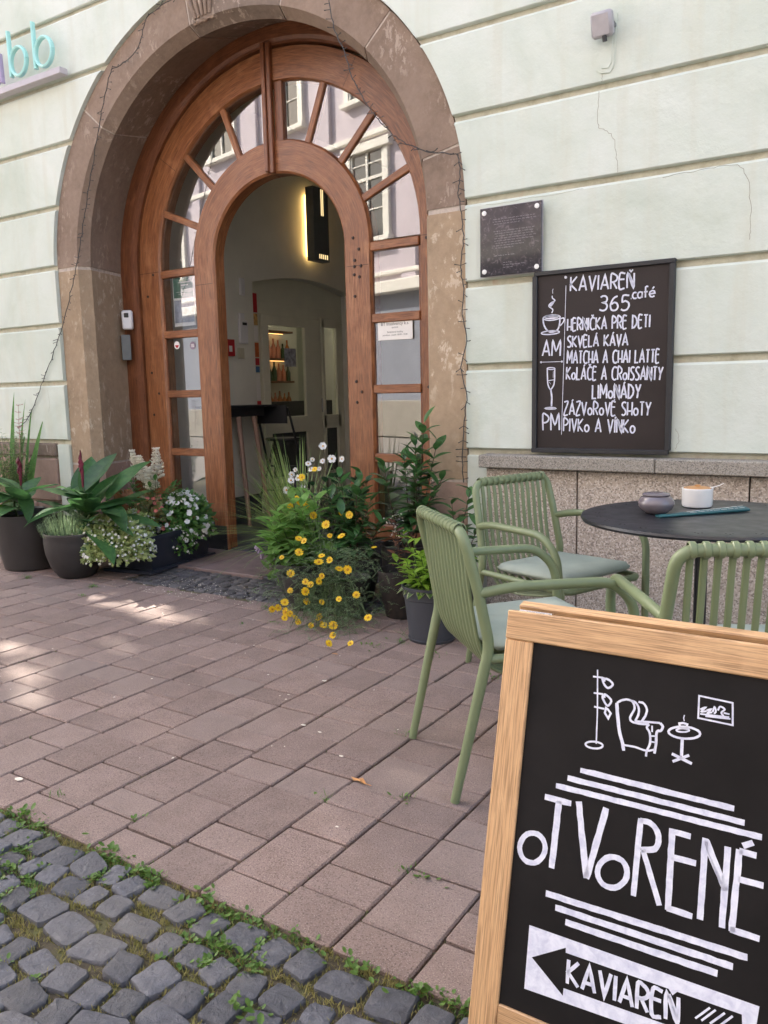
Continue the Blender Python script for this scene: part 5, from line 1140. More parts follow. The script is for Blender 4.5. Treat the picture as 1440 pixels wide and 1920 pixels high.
py = thing('poster_column', 'narrow column of colourful posters on the niche jamb of the passage', 'poster', (PX-.045, 6.195, 0))
for z0_, z1_, mt in ((2.0, 2.19, 'red'), (1.88, 1.995, 'yellowp'), (1.72, 1.875, 'paper'), (1.57, 1.715, 'orange'), (1.49, 1.565, 'red'), (1.42, 1.485, 'bluep'), (1.15, 1.415, 'paper'), (1.02, 1.145, 'red')):
    mb = MB(); mb.box((0, 0, (z0_+z1_)/2), (.012, .10, z1_-z0_-.006), None, .001); mb.build('poster_sheet', M[mt], py)
nt2 = MB(); nt2.box((0, 0, 0), (.003, .19, .19), None, .0005); nt2 = nt2.build('paper_note', simple('hand drawn grey note', (.34, .35, .40), .7, .5, 26, 0, 0), None); nt2.location = (DX+.042, 6.83, 1.585); tag(nt2, 'square grey drawn note taped on the inner cafe door glass', 'note')
# bottles on a lit shelf in the cafe
sh = thing('bar_shelf', 'wooden bar shelves with warm light behind the inner cafe door', 'shelf', (-6.75, 8.05, 0))
for z in (1.02, 1.36, 1.64, 1.98): mb = MB(); mb.box((0, 0, z), (.16, .55, .025), None, .002); mb.build('shelf_board', simple('shelf wood', (.16, .07, .03), .5, .2, 12, 0, 0), sh)
mb = MB(); mb.box((-.07, 0, 1.97), (.012, .5, .012)); mb.box((-.07, 0, 1.63), (.012, .5, .012)); mb.build('light_strip', M['shelf_glow'], sh)
rb = random.Random(5); bm_cols = [simple('amber glass bottle', (.42, .13, .02), .15, .2, 9, 0, 0), simple('dark green bottle', (.03, .06, .02), .15, .2, 9, 0, 0), simple('pink liquor bottle', (.55, .20, .12), .2, .2, 9, 0, 0)]
for z in (1.66, 1.38, 1.04):
    for k in range(6):
        mb = MB(); h_ = rb.uniform(.75, 1); mb.lathe([(0, 0), (.030, 0), (.032, .01), (.032, .13*h_), (.012, .19*h_), (.011, .24*h_), (.013, .245*h_), (0, .25*h_)], seg=12)
        o = mb.build('bottle', bm_cols[rb.randint(0, 2)], None, True); o.location = (-6.73, 7.82+.09*k, z-.007); tag(o, 'liquor bottle on the lit bar shelf behind the inner cafe door', 'bottle', 'bottles on the bar shelf')
# bar table and folding bar stool
bt = thing('bar_table', 'high black bar table with splayed brown legs inside the doorway', 'bar table', (-5.18, 5.62, 0))
mb = MB(); mb.box((0, 0, 1.10), (.36, .70, .022), None, .004); mb.build('tabletop', M['black'], bt)
mb = MB(); mb.box((0, 0, 1.05), (.24, .46, .08), None, .004); mb.build('apron', M['black'], bt)
for a_, b_ in (((.09, -.10, 1.07), (.205, -.135, 0)), ((.09, .10, 1.07), (.17, .19, 0)), ((-.09, -.1, 1.07), (-.14, -.25, 0)), ((-.09, .1, 1.07), (-.14, .25, 0))):
    mb = MB(); mb.tube([a_, b_], [.023, .018], 10); mb.build('leg', M['legwood'], bt, True)
bs_ = thing('bar_stool', 'black folding bar stool with a curved backrest beside the bar table', 'bar stool', (-5.12, 6.18, 0), rad(10))
mb = MB(); mb.lathe([(0, .76), (.17, .76), (.18, .772), (.175, .785), (0, .785)], seg=24, sx=1, sy=.9); mb.build('seat', M['black'], bs_, True)
mb = MB(); P_ = [(.17*math.sin(a), -.17-.03*math.cos(a), 0) for a in (-.95, -.5, 0, .5, .95)]
vs = []
for z in (.93, 1.10):
    for x, y, _ in P_: vs.append((x*1.15, y, z)); vs.append((x*1.15, y-.016, z))
fs = []
for i in range(4):
    a = i*2; fs += [(a, a+2, a+12, a+10), (a+1, a+11, a+13, a+3), (a+10, a+12, a+13, a+11), (a, a+1, a+3, a+2)]
fs += [(0, 10, 11, 1), (8, 9, 19, 18)]
mb.add(vs, fs); mb.build('backrest', M['black'], bs_, True)
for s in (-1, 1):
    mb = MB(); mb.tube([(s*.17, -.19, 1.08), (s*.19, -.02, .6), (s*.21, .26, .0)], .0115, 8); mb.build('leg', M['black'], bs_, True)
    mb = MB(); mb.tube([(s*.15, .10, .77), (s*.17, -.06, .42), (s*.19, -.30, .0)], .0115, 8); mb.build('leg', M['black'], bs_, True)
for z, y in ((.28, .16), (.5, .05), (.28, -.14)): mb = MB(); mb.tube([(-.19, y, z), (.19, y, z)], .009, 8); mb.build('foot_bar', M['black'], bs_, True)

# ------------------------------------------------------------------ plants
def leaf_mesh(name, mat, L, W, bend=.3, fold=.25, n=5, shape=1.0, wave=0.0):
    """leaf along +Y, face up +Z, base at the origin; UV.x = -1..1 across"""
    vs = []; uv = []
    for i in range(n+1):
        t = i/n; w = W/2*(math.sin(math.pi*min(1, t**shape*.985+.012))**.8)
        y = L*t*math.cos(bend*t*.6); z = -L*bend*t*t*.6
        for s in (-1, 0, 1):
            vs.append((s*w, y, z+(abs(s)*w*fold)+(wave*w*math.sin(t*9+s) if s else 0))); uv.append((s, t))
    fs = [(i*3+j, i*3+j+1, (i+1)*3+j+1, (i+1)*3+j) for i in range(n) for j in range(2)]
    mb = MB(); mb.add(vs, fs, 0, uv); me = bpy.data.meshes.new(name); me.from_pydata(mb.v, [], mb.f); me.materials.append(mat)
    ul = me.uv_layers.new(name='UVMap'); ul.data.foreach_set('uv', [c for f in mb.uv for p in f for c in p]); me.polygons.foreach_set('use_smooth', [True]*len(me.polygons)); return me
def orient(p, d, up=(0, 0, 1), s=1.0, roll=0.0):
    d = Vector(d).normalized(); up = Vector(up); x = d.cross(up)
    if x.length < 1e-3: x = d.cross(Vector((1, 0, .1)))
    x.normalize(); z = x.cross(d); R = Matrix((x, d, z)).transposed().to_4x4()
    return Matrix.Translation(p) @ R @ Matrix.Rotation(roll, 4, 'Y') @ Matrix.Scale(s, 4)
def bake(mb, me, mw, mi=0):
    vs = [mw @ v.co for v in me.vertices]; ul = me.uv_layers[0].data; uvv = [(0, 0)]*len(vs)
    for p in me.polygons:
        for li in p.loop_indices: uvv[me.loops[li].vertex_index] = tuple(ul[li].uv)
    mb.add(vs, [tuple(p.vertices) for p in me.polygons], mi, uvv)
def pot_lathe(name, t, mat, prof, loc, soil_r, soil_z, sx=1, sy=1):
    MB().lathe(prof, loc, 48, sx=sx, sy=sy).build(name, mat, t, True)
    mb = MB(); mb.lathe([(0, soil_z+.008), (soil_r*.6, soil_z+.004), (soil_r, soil_z)], loc, 24); mb.build('soil', M['earth'], t, True, fixn=False)
rpn = random.Random(21)
U = rpn.uniform
def dirv(a, el): return Vector((math.cos(a)*math.cos(el), math.sin(a)*math.cos(el), math.sin(el)))
def flower_mesh(name, petals, r, wp, mats, cr, cup=.15, layers=1):
    mb = MB()
    for ly in range(layers):
        for k in range(petals):
            a = 2*math.pi*(k+.5*ly)/petals+.1*math.sin(k*5); c, s = math.cos(a), math.sin(a); R_ = r*(1-.12*ly)*(1+.06*math.sin(k*7.3))
            pts = [(cr*.5, -wp*.3), (R_*.55, -wp*.5), (R_*.93, -wp*.38), (R_, 0), (R_*.93, wp*.38), (R_*.55, wp*.5), (cr*.5, wp*.3)]
            vs = [(u*c-v*s, u*s+v*c, cup*u+.0012*ly-.3*v*v/wp) for u, v in pts]; mb.add(vs, [(0, 1, 2, 3, 4, 5, 6)], 0)
    mb.lathe([(cr, 0.001), (cr*.95, cr*.4), (cr*.5, cr*.72), (0, cr*.8)], (0, 0, 0), 10, 1)
    me = bpy.data.meshes.new(name); me.from_pydata(mb.v, [], mb.f)
    for m_ in mats: me.materials.append(m_)
    me.polygons.foreach_set('material_index', mb.m); me.update(); return me
VIEW = Vector((.55, -.78, .3))
def face_dir(spread=.7): return (VIEW+Vector((U(-1, 1), U(-1, 1), U(-.3, 1)))*spread).normalized()
def put_flower(me, t, name, p, s=1.0, spread=.7):
    z = face_dir(spread); q = z.to_track_quat('Z', 'Y'); link(name, me, t, mw=Matrix.Translation(p) @ q.to_matrix().to_4x4() @ Matrix.Rotation(U(0, 6.28), 4, 'Z') @ Matrix.Scale(s, 4))
POTP = [(0, 0), (.60, 0), (.66, .02), (.86, .45), (.97, .80), (1.0, .97), (1.0, 1.0), (.96, 1.0), (.93, .93), (.90, .85)]
def potprof(R, Hh, base=POTP): return [(r*R, z*Hh) for r, z in base]
# -- big dark pot with canna (far left)
t = thing('potted_canna', 'tall dark pot of broad leaved cannas at the left edge, left of the bowl pot', 'potted plant', (-5.30, 3.50, 0))
pot_lathe('pot', t, M['pot'], [(0, 0), (.17, 0), (.185, .01), (.225, .20), (.238, .36), (.240, .40), (.228, .40), (.22, .36)], (0, 0, 0), .222, .36)
cl = [leaf_mesh('leaf', M['l_canna'], .42, .155, .55, .22, 8, .85, .06), leaf_mesh('leaf', M['l_canna'], .36, .14, .25, .28, 8, .9, .05), leaf_mesh('leaf', M['l_canna'], .38, .13, .8, .2, 8, .9, .07)]
def cane(t, base, top, leaves, spike=None, r=.009):
    P = smoothp([base, Vector(base).lerp(Vector(top), .5)+Vector((U(-.02, .02), U(-.02, .02), 0)), top], 5); MB().tube(P, [r*(1-.4*i/len(P)) for i in range(len(P))], 8).build('stem', M['stem'], t, True)
    n = len(leaves)
    for i, (a, el, k, s) in enumerate(leaves):
        q = P[int((.25+.7*i/max(1, n-1))*(len(P)-1))]; link('leaf', cl[k], t, mw=orient(q, dirv(a, el), s=s, roll=U(-.3, .3)))
    if spike:
        q = P[-1]; S_ = MB(); S_.tube([q, q+Vector((.004, 0, spike*.5)), q+Vector((-.004, 0, spike))], [.007, .012, .005], 7)
        for k in range(9):
            a = U(0, 6.28); z = spike*(.45+.06*k); S_.tube([q+Vector((0, 0, z*.9)), q+Vector((math.cos(a)*.014, math.sin(a)*.014, z+.02)), q+Vector((math.cos(a)*.006, math.sin(a)*.006, z+.05))], [.004, .008, .003], 6)
        S_.build('flower_spike', M['l_red'], t, True)
cane(t, (.05, -.05, .36), (.02, -.05, .60), [(-2.9, .25, 0, 1.15), (-1.2, .35, 2, 1.1), (-.8, .6, 1, 1.1), (-2.2, .6, 0, 1.1), (2.4, .5, 0, .9), (-2.2, .05, 2, 1.0), (.3, .4, 1, .9), (-.4, -.1, 2, .8), (-1.7, .6, 1, .9), (-2.6, .5, 0, .9)], .17)
cane(t, (-.10, -.02, .36), (-.14, 0, .55), [(3.0, .3, 0, 1), (-2.4, .2, 2, 1.0), (-1.4, .1, 0, .9), (1.7, .7, 1, .9), (-2.0, -.15, 0, .9), (-.8, .3, 0, .9), (-2.8, .6, 1, .9)])
mb = MB(); lm_ = leaf_mesh('tmpleaf', M['l_lime'], .07, .05, .3, .1, 3)
for k in range(26): bake(mb, lm_, orient(Vector((U(-.2, -.05), U(-.2, -.05), .40+U(0, .10))), dirv(U(2.4, 5), U(0, .6)), s=U(.7, 1.3)))
tag(mb.build('underplanting', M['l_lime'], t, fixn=False), kind='stuff')
# -- bowl pot with small herb, canna group rising behind it
t = thing('bowl_pot_plant', 'rounded bowl pot of lavender like herbs with large canna leaves and a burgundy spike behind', 'potted plant', (-4.74, 3.46, 0))
pot_lathe('pot', t, M['pot'], [(0, 0), (.105, 0), (.12, .008), (.165, .08), (.192, .17), (.200, .24), (.198, .285), (.203, .30), (.200, .312), (.190, .312), (.186, .29)], (0, 0, 0), .188, .285)
cane(t, (.03, .08, .29), (.00, .10, .60), [(.15, .15, 2, 1.2), (2.7, .55, 0, 1.1), (-.2, .45, 0, 1.1), (-.9, .55, 1, 1.1), (.7, .5, 0, 1.1), (-1.6, .35, 0, 1.0), (1.2, .9, 1, .9), (-2.5, .5, 1, 1.0), (.4, .85, 1, .95), (2.2, 1.0, 1, 1.05), (-1.2, .7, 0, .8), (-.7, .3, 1, .9), (3.1, .3, 0, .95), (1.6, .8, 1, 1.1)], .22)
cane(t, (.10, .04, .29), (.13, .06, .46), [(-.25, .05, 2, 1.15), (.1, .25, 0, 1.05), (-.6, .3, 1, 1.0), (-1.0, -.5, 2, .72), (.8, .5, 0, .8), (-.5, .6, 1, .8)])
cane(t, (-.06, .10, .29), (-.10, .14, .50), [(2.6, .3, 0, 1.1), (-2.8, .5, 1, 1.0), (1.8, .6, 0, 1.1), (-2.2, .2, 2, 1.0), (2.2, .95, 1, 1.1)])
cane(t, (.06, .14, .29), (.12, .20, .52), [(.3, .3, 0, 1.1), (.9, .6, 1, 1.1), (-.4, .2, 2, 1.1), (1.4, .9, 0, 1.1)])
mb = MB()
for k in range(520):
    a = U(0, 6.28); r_ = .17*math.sqrt(rpn.random()); bx, by = math.cos(a)*r_-.03, math.sin(a)*r_-.03; h_ = .15*(1-(r_/.2)**2)+U(.02, .05)
    blade(mb, bx, by, .285, h_, a, U(.01, .05), .0016)
    for j in range(5): q = j/5; blade(mb, bx+math.cos(a)*.03*q, by+math.sin(a)*.03*q, .285+h_*q, .016, U(0, 6.3), .012, .0011)
tag(mb.build('herb_foliage', M['l_fine'], t, fixn=False), kind='stuff')
# -- iris fans and pale shrub further back
t = thing('iris_clump', 'tall sword shaped iris leaves rising against the wall at the left edge', 'plant', (-5.92, 3.86, 0))
pot_lathe('pot', t, M['pot'], potprof(.17, .34), (0, 0, 0), .15, .30)
sw = leaf_mesh('leaf', M['l_mid'], 1.0, .05, .30, .5, 10, .45)
for (a, el, s, wdt) in ((2.6, 1.42, 1.02, 1), (2.1, 1.3, .85, .7), (.5, 1.38, .78, 1.6), (.9, 1.30, .66, 1.8), (1.4, 1.5, .95, .6), (3.0, 1.05, .7, .8), (.2, 1.50, .92, .6), (4.0, 1.3, .6, 1)):
    link('leaf', sw, t, mw=orient(Vector((U(-.05, .08), U(-.05, .05), .30)), dirv(a, el), up=VIEW, s=s) @ Matrix.Diagonal((wdt, 1, 1, 1)))
t = thing('pale_shrub', 'pale green feathery shrub behind the big pot at the left edge', 'shrub', (-5.75, 3.72, 0))
mb = MB(); lf = leaf_mesh('tmpleaf', M['l_pale'], .032, .011, .3, .2, 2)
for k in range(50):
    a = U(0, 6.28); h_ = U(.6, .98); top = Vector((math.cos(a)*U(.03, .20)-.08, math.sin(a)*U(.02, .16), h_)); P = smoothp([(U(-.03, .03), U(-.03, .03), 0), top*.5, top], 6)
    mb.tube(P, .0016, 4, 1)
    for j, q in enumerate(P[5:]):
        for m__ in range(7): bake(mb, lf, orient(q+Vector((U(-.008, .008), U(-.008, .008), U(-.02, .02))), dirv(U(0, 6.28), U(-.1, .8)), s=U(.8, 1.5)), 0)
tag(mb.build('foliage', [M['l_pale'], M['stem']], t, fixn=False), kind='stuff')
mb = MB()
for bx, by, h_ in ((.12, -.02, 1.16), (.05, .02, 1.06)):
    P = smoothp([(bx-.04, by, .6), (bx, by, .85), (bx+.02, by, h_)], 6); mb.tube(P, .0014, 4)
    for q in P[8:]:
        for m__ in range(4): mb.tube([q, q+dirv(U(0, 6.28), .3)*U(.015, .04)], [.001, .0022], 4)
tag(mb.build('seed_heads', simple('dusty pink seed', (.42, .24, .2), .8, .2, 60, 0, 0), t), kind='stuff')
# -- astilbe with cream plumes
t = thing('astilbe', 'ferny plant with cream plumes in front of the left door leaf', 'plant', (-4.66, 4.10, 0))
pot_lathe('pot', t, M['pot'], potprof(.15, .28), (0, 0, 0), .13, .25)
mb = MB(); lf = leaf_mesh('tmpleaf', M['l_mid'], .05, .026, .3, .2, 3)
for k in range(60):
    a = U(0, 6.28); el = U(.3, 1.3); L = U(.20, .44); d = dirv(a, el); b0 = Vector((U(-.04, .04), U(-.04, .04), .25)); P = smoothp([b0, b0+d*L*.5, b0+d*L+Vector((0, 0, -.04))], 5); mb.tube(P, .0018, 4, 1)
    sd = d.cross(Vector((0, 0, 1))).normalized()
    for j, q in enumerate(P[3:]):
        for s in (-1, 1): bake(mb, lf, orient(q, d*.6+sd*s, s=U(.7, 1.2)), 0)
    bake(mb, lf, orient(P[-1], d, s=1.2), 0)
tag(mb.build('fern_foliage', [M['l_mid'], M['stem']], t, fixn=False), kind='stuff')
def plume(t, base, top):
    mb = MB(); P = smoothp([base, Vector(base).lerp(Vector(top), .6)+Vector((.01, 0, 0)), top], 8); mb.tube(P, .002, 5, 1)
    m_ = len(P)
    for i in range(m_//2, m_):
        f = 1-(i-m_/2)/(m_/2); L = .012+.048*f; a0 = U(0, 6.28)
        for k in range(5):
            d = dirv(a0+k*1.257, .45); q = P[i]; e = q+d*L; mb.tube([q, e], [.0012, .0008], 4, 0)
            for j in range(int(6+L*420)):
                c = q.lerp(e, .25+.75*rpn.random())+Vector((U(-1, 1), U(-1, 1), U(-.5, 1)))*.010; s = U(.0035, .0075)
                mb.add([c+Vector((s, 0, 0)), c+Vector((0, s, .0)), c+Vector((-s, 0, 0)), c+Vector((0, -s, 0)), c+Vector((0, 0, s)), c-Vector((0, 0, s))], [(0, 1, 4), (1, 2, 4), (2, 3, 4), (3, 0, 4), (1, 0, 5), (2, 1, 5), (3, 2, 5), (0, 3, 5)], 0)
    mb.build('flower_plume', [M['f_cream'], M['stem']], t, fixn=False)
for b0, tp in (((-.02, 0, .3), (-.20, 0, .80)), ((0, 0, .3), (-.10, -.02, .76)), ((.03, 0, .3), (.06, .0, .82)), ((.02, -.02, .3), (.02, -.04, .68))): plume(t, b0, tp)
# -- coppery leaves
t = thing('coppery_heuchera', 'coppery orange leaved plant between the bowl pot and the door', 'plant', (-4.62, 3.93, 0))
pot_lathe('pot', t, M['pot'], potprof(.13, .26), (0, 0, 0), .11, .24)
def round_leaf(name, mat, R, n=18, w=.08):
    vs = [(0, 0, 0)]+[(R*math.sin(2*math.pi*k/n)*(1+.16*math.sin(k*math.pi/1.5)), R*.9-R*math.cos(2*math.pi*k/n)*(1+.16*math.sin(k*math.pi/1.5)), .25*R*math.sin(k*2.1)+R*.1) for k in range(n)]
    vs[0] = (0, R*.8, 0); me = bpy.data.meshes.new(name); me.from_pydata(vs, [], [(0, 1+k, 1+(k+1) % n) for k in range(n)]); me.materials.append(mat); me.uv_layers.new(name='UVMap'); me.polygons.foreach_set('use_smooth', [True]*n); return me
rl = round_leaf('leaf', M['l_orange'], .05)
for (x, y, z, s) in ((-.13, -.06, .50, .85), (-.01, -.07, .51, .85), (-.05, -.10, .42, .7)):
    link('leaf', rl, t, mw=orient(Vector((x, y, z-.03)), Vector((U(-.3, .3), U(-.2, .2), 1)), up=VIEW, s=s)); MB().tube([(0, 0, .24), (x*.6, y*.6, z*.75), (x, y, z-.02)], .0018, 5).build('stem', M['stem_br'], t)
# -- black planter box with white and pink bedding
t = thing('planter_box', 'black rectangular planter of white and pink bedding flowers beside the left door leaf', 'planter', (-4.53, 4.03, 0), rad(8))
mb = MB(); hw, hl = .205, .36
def ring(s, z): return [(-hw*s, -hl*s, z), (hw*s, -hl*s, z), (hw*s, hl*s, z), (-hw*s, hl*s, z)]
vs = ring(.86, .02)+ring(.99, .235)+ring(1.04, .235)+ring(1.04, .262)+ring(.96, .262)+ring(.94, .22)
mb.add(vs, [tuple(range(4))[::-1]]+[(r*4+k, r*4+(k+1) % 4, (r+1)*4+(k+1) % 4, (r+1)*4+k) for r in range(5) for k in range(4)]); mb.build('planter', M['planter'], t)
mb = MB(); mb.box((0, 0, .012), (hw*2.08, hl*2.06, .024), None, .006); mb.build('saucer', M['planter'], t)
mb = MB(); mb.box((0, 0, .20), (hw*1.84, hl*1.84, .04)); mb.build('soil', M['earth'], t)
def mound(name, t, c, R, n, lf, mi_mats, flower=None, nf=0, fname='blossom', drape=0.0, fs=(.7, 1.1)):
    mb = MB(); c = Vector(c)
    def pt(k=1.0):
        d = dirv(U(0, 6.28), U(-.35, 1.5)); return Vector((d.x*R[0]*k, d.y*R[1]*k, d.z*R[2]*k)), d
    for k in range(n):
        p, d = pt(U(.45, 1.0)); p.z -= drape*max(0, (abs(p.y)/R[1])**2)*.0
        bake(mb, lf, orient(c+p, (d+Vector((U(-1, 1), U(-1, 1), U(-.6, .8)))*.8), up=(d+VIEW*.4+Vector((U(-1, 1), U(-1, 1), U(0, 1)))*.4), s=U(.7, 1.3)), 0)
    tag(mb.build(name, mi_mats, t, fixn=False), kind='stuff')
    if flower is not None:
        F_ = MB()
        for k in range(nf):
            p, d = pt(U(.92, 1.08)); q = (d+VIEW*.5+Vector((U(-1, 1), U(-1, 1), U(0, 1)))*.4).to_track_quat('Z', 'Y'); mw = Matrix.Translation(c+p) @ q.to_matrix().to_4x4() @ Matrix.Rotation(U(0, 6), 4, 'Z') @ Matrix.Scale(U(*fs), 4)
            F_.add([mw @ v.co for v in flower.vertices], [tuple(pl.vertices) for pl in flower.polygons], 0)
            for i, pl in enumerate(flower.polygons): F_.m[-len(flower.polygons)+i] = pl.material_index
        tag(F_.build(fname, list(flower.materials), t, fixn=False), kind='stuff')
fl_w = flower_mesh('white_blossom', 5, .019, .019, [M['f_white'], M['f_white']], .003, .1)
fl_w2 = flower_mesh('small_white_blossom', 5, .0095, .0088, [M['f_white'], M['f_cream']], .002, .2)
fl_p = flower_mesh('pink_blossom', 6, .017, .014, [M['f_pink'], M['f_yellow']], .004, .3, 2)
lfs = leaf_mesh('tmpleaf', M['l_pale'], .034, .022, .2, .2, 2); lfi = leaf_mesh('tmpleaf', M['l_mid'], .045, .024, .3, .2, 3); lfb = leaf_mesh('tmpleaf', M['l_orange'], .05, .035, .3, .2, 3)
m_palebed = m_leaf('light green bedding leaf', (.42, .55, .18), (.64, .72, .34), .5, .45)
mound('euphorbia_foliage', t, (-.07, -.43, .19), (.32, .22, .21), 6400, lfs, m_palebed, fl_w2, 520, 'white_blossoms')
mound('euphorbia_foliage', t, (-.14, -.16, .24), (.22, .24, .16), 1300, lfs, m_palebed, fl_w2, 180, 'white_blossoms')
mound('impatiens_foliage', t, (.10, .16, .26), (.20, .22, .24), 1500, lfi, M['l_mid'], fl_w, 150, 'impatiens_blossoms')
mound('impatiens_foliage', t, (.16, .02, .13), (.10, .14, .15), 420, lfs, M['l_mid'], fl_w2, 110, 'impatiens_blossoms')
mound('begonia_foliage', t, (-.08, .04, .32), (.19, .20, .15), 560, lfb, m_leaf('bronze begonia leaf', (.12, .17, .05), (.24, .16, .07), .35, .2), fl_p, 70, 'begonia_blossoms')
big = leaf_mesh('leaf', M['l_mid'], .11, .085, .4, .25, 5, .9)
for k in range(9): link('leaf', big, t, mw=orient(Vector((.10+U(-.04, .09), .24+U(-.08, .10), .38+U(-.04, .06))), dirv(U(-1.2, 1.6), U(.0, .9)), s=U(.7, 1.1)))
# -- ornamental grass by the door
t = thing('ornamental_grass', 'fountain of thin green ornamental grass in front of the open doorway', 'grass plant', (-3.27, 4.10, 0))
pot_lathe('pot', t, M['pot'], potprof(.14, .24), (0, 0, 0), .12, .22)
mb = MB()
for k in range(340):
    a = rpn.gauss(math.pi+.35, .9) if rpn.random() < .8 else U(0, 6.28); el = U(.2, 1.4); L = U(.45, .86)*(.75+.3*math.sin(el)); d = dirv(a, el); b0 = Vector((math.cos(a)*U(0, .06), math.sin(a)*U(0, .06), .22)); P = [b0+d*L*q+Vector((0, 0, -L*.42*math.cos(el)*q*q)) for q in (0, .25, .5, .75, 1)]
    w = Vector((-d.y, d.x, 0)).normalized()*.0038; vs = []
    for i, p in enumerate(P): k2 = (1, 1, .9, .6, .08)[i]; vs += [p-w*k2, p+w*k2]
    mb.add(vs, [(i*2, i*2+1, i*2+3, i*2+2) for i in range(4)])
tag(mb.build('grass_blades', M['l_grass'], t, fixn=False), kind='stuff')
# -- leafy salvia clump
t = thing('leafy_perennial', 'dense clump of soft green pointed leaves right of the doorway grass', 'plant', (-3.03, 3.78, 0))
pot_lathe('pot', t, M['pot'], potprof(.17, .22), (.05, -.05, 0), .15, .20)
sl_ = [leaf_mesh('leaf', M['l_salvia'], .155, .068, .55, .2, 5, .8), leaf_mesh('leaf', M['l_salvia'], .135, .06, .3, .25, 5, .8)]
mb = MB()
def leafy_stem(t, base, top, nl, meshes, s=1.0, thin=.003, mat='stem', el0=.1, el1=.8, start=.2, mbx=None):
    P = smoothp([base, Vector(base).lerp(Vector(top), .5)+Vector((U(-.02, .02), U(-.02, .02), .01)), top], 6)
    if mbx is None: MB().tube(P, [thin*(1-.5*i/len(P)) for i in range(len(P))], 6).build('stem', M[mat], t, True)
    else: mbx.tube(P, thin, 5, 1)
    a0 = U(0, 6.28)
    for k in range(nl):
        f = start+(1-start)*k/max(1, nl-1); q = P[min(len(P)-1, int(f*(len(P)-1)))]; a = a0+k*2.4+U(-.3, .3); el = el0+(el1-el0)*f**2+U(-.15, .15)
        mw = orient(q, dirv(a, el), s=s*(1.1-.35*f)*U(.85, 1.15), roll=U(-.25, .25)); me = rpn.choice(meshes)
        if mbx is None: link('leaf', me, t, mw=mw)
        else: bake(mbx, me, mw, 0)
for (x, y, h_) in ((-.14, -.05, .44), (-.05, -.1, .52), (.04, -.06, .60), (.12, -.08, .56), (-.2, -.02, .33), (.02, .04, .62), (.14, .02, .60), (-.1, .05, .5)):
    leafy_stem(t, (x*.5+.03, y*.5, .18), (x, y-.05, h_), 17, sl_, 1.12)
mbx = MB()
for k in range(26): a = U(0, 6.28); leafy_stem(t, (.03, 0, .16), (math.cos(a)*U(.12, .27), math.sin(a)*U(.1, .22)-.05, U(.10, .42)), 11, sl_, .9, mbx=mbx, el0=-.4)
tag(mbx.build('undergrowth_leaves', [M['l_salvia'], M['stem']], t, fixn=False), kind='stuff')
mb = MB()
for k in range(5): q = Vector((-.24+.012*k, -.12, .31-.014*k)); mb.tube([q, q+Vector((U(-.01, .01), -.012, -.03))], [.005, .009], 7)
mb.build('bell_flower', M['f_lilac'], t, True)
# -- white anemones
t = thing('white_anemone', 'tall thin stemmed white anemones flowering before the doorway', 'plant', (-2.98, 4.02, 0))
pot_lathe('pot', t, M['pot'], potprof(.12, .24), (.12, 0, 0), .10, .2)
an = flower_mesh('flower', 6, .029, .024, [M['f_white'], M['f_center']], .007, .12)
for (x, z, s) in ((-.05, .88, 1), (-.09, .80, .6), (-.03, .79, .7), (.07, .81, 1.05), (.14, .81, .8), (-.15, .77, .8), (-.13, .735, .7), (-.27, .70, .8), (-.24, .73, .6), (-.26, .665, .9), (-.22, .68, .9), (-.31, .60, 1.0), (-.22, .62, .7), (.02, .55, .7), (-.07, .74, .6)):
    top = Vector((x, U(-.06, .02), z)); P = smoothp([(.10+U(-.02, .02), U(-.02, .02), .2), Vector((x*.5+.06, top.y*.5, .5)), top], 5); MB().tube(P, .0016, 5).build('stem', M['stem_br'], t, True); put_flower(an, t, 'flower', top, s*.88, .6)
dl_ = [leaf_mesh('leaf', M['l_laurel'], .10, .055, .35, .3, 5, .9)]
mbx = MB()
for k in range(34): leafy_stem(t, (.12, 0, .18), (.12+U(-.16, .20), U(-.14, .1), U(.40, .70)), 8, dl_, .95, mbx=mbx)
tag(mbx.build('foliage', [m_leaf('dark anemone leaf', (.022, .062, .028), (.04, .10, .04), .5, .2), M['stem']], t, fixn=False), kind='stuff')
# -- laurels
lm = [leaf_mesh('leaf', M['l_laurel'], .135, .055, .25, .28, 6, .95), leaf_mesh('leaf', M['l_laurel'], .12, .05, .5, .25, 6, .95)]
t = thing('laurel_shrub', 'tall glossy dark green laurel shrub against the right door leaf', 'shrub', (-2.36, 3.92, 0))
pot_lathe('pot', t, M['pot'], [(0, 0), (.12, 0), (.14, .01), (.155, .33), (.16, .34), (.15, .345), (.145, .31)], (0, 0, 0), .145, .31)
for (x, y, h_, n) in ((.13, -.02, 1.03, 20), (.20, .0, .93, 16), (.06, .0, .90, 16), (-.03, .02, .86, 14), (.24, -.03, .72, 13), (.10, -.06, .80, 15), (-.14, -.02, .78, 13), (.16, -.08, .58, 12)):
    leafy_stem(t, (U(-.04, .04), U(-.04, .04), .30), (x, y, h_), int(n*1.5), lm, 1.12, .0045, 'stem_br', .0, .95, .25)
t = thing('laurel_shrub', 'shorter broad laurel bush between the yellow daisies and the door post', 'shrub', (-2.66, 3.82, 0))
pot_lathe('pot', t, M['pot'], potprof(.15, .26), (0, 0, 0), .13, .23)
for (x, y, h_, n) in ((-.08, -.02, .72, 13), (.05, -.04, .66, 13), (.16, -.06, .60, 12), (-.18, 0, .62, 12), (.22, -.05, .48, 11), (.0, -.12, .52, 12), (.12, -.14, .42, 10), (.02, .05, .74, 12)):
    leafy_stem(t, (U(-.04, .04), U(-.04, .04), .22), (x, y, h_), int(n*1.4), lm, 1.12, .004, 'stem_br', -.1, .9, .3)
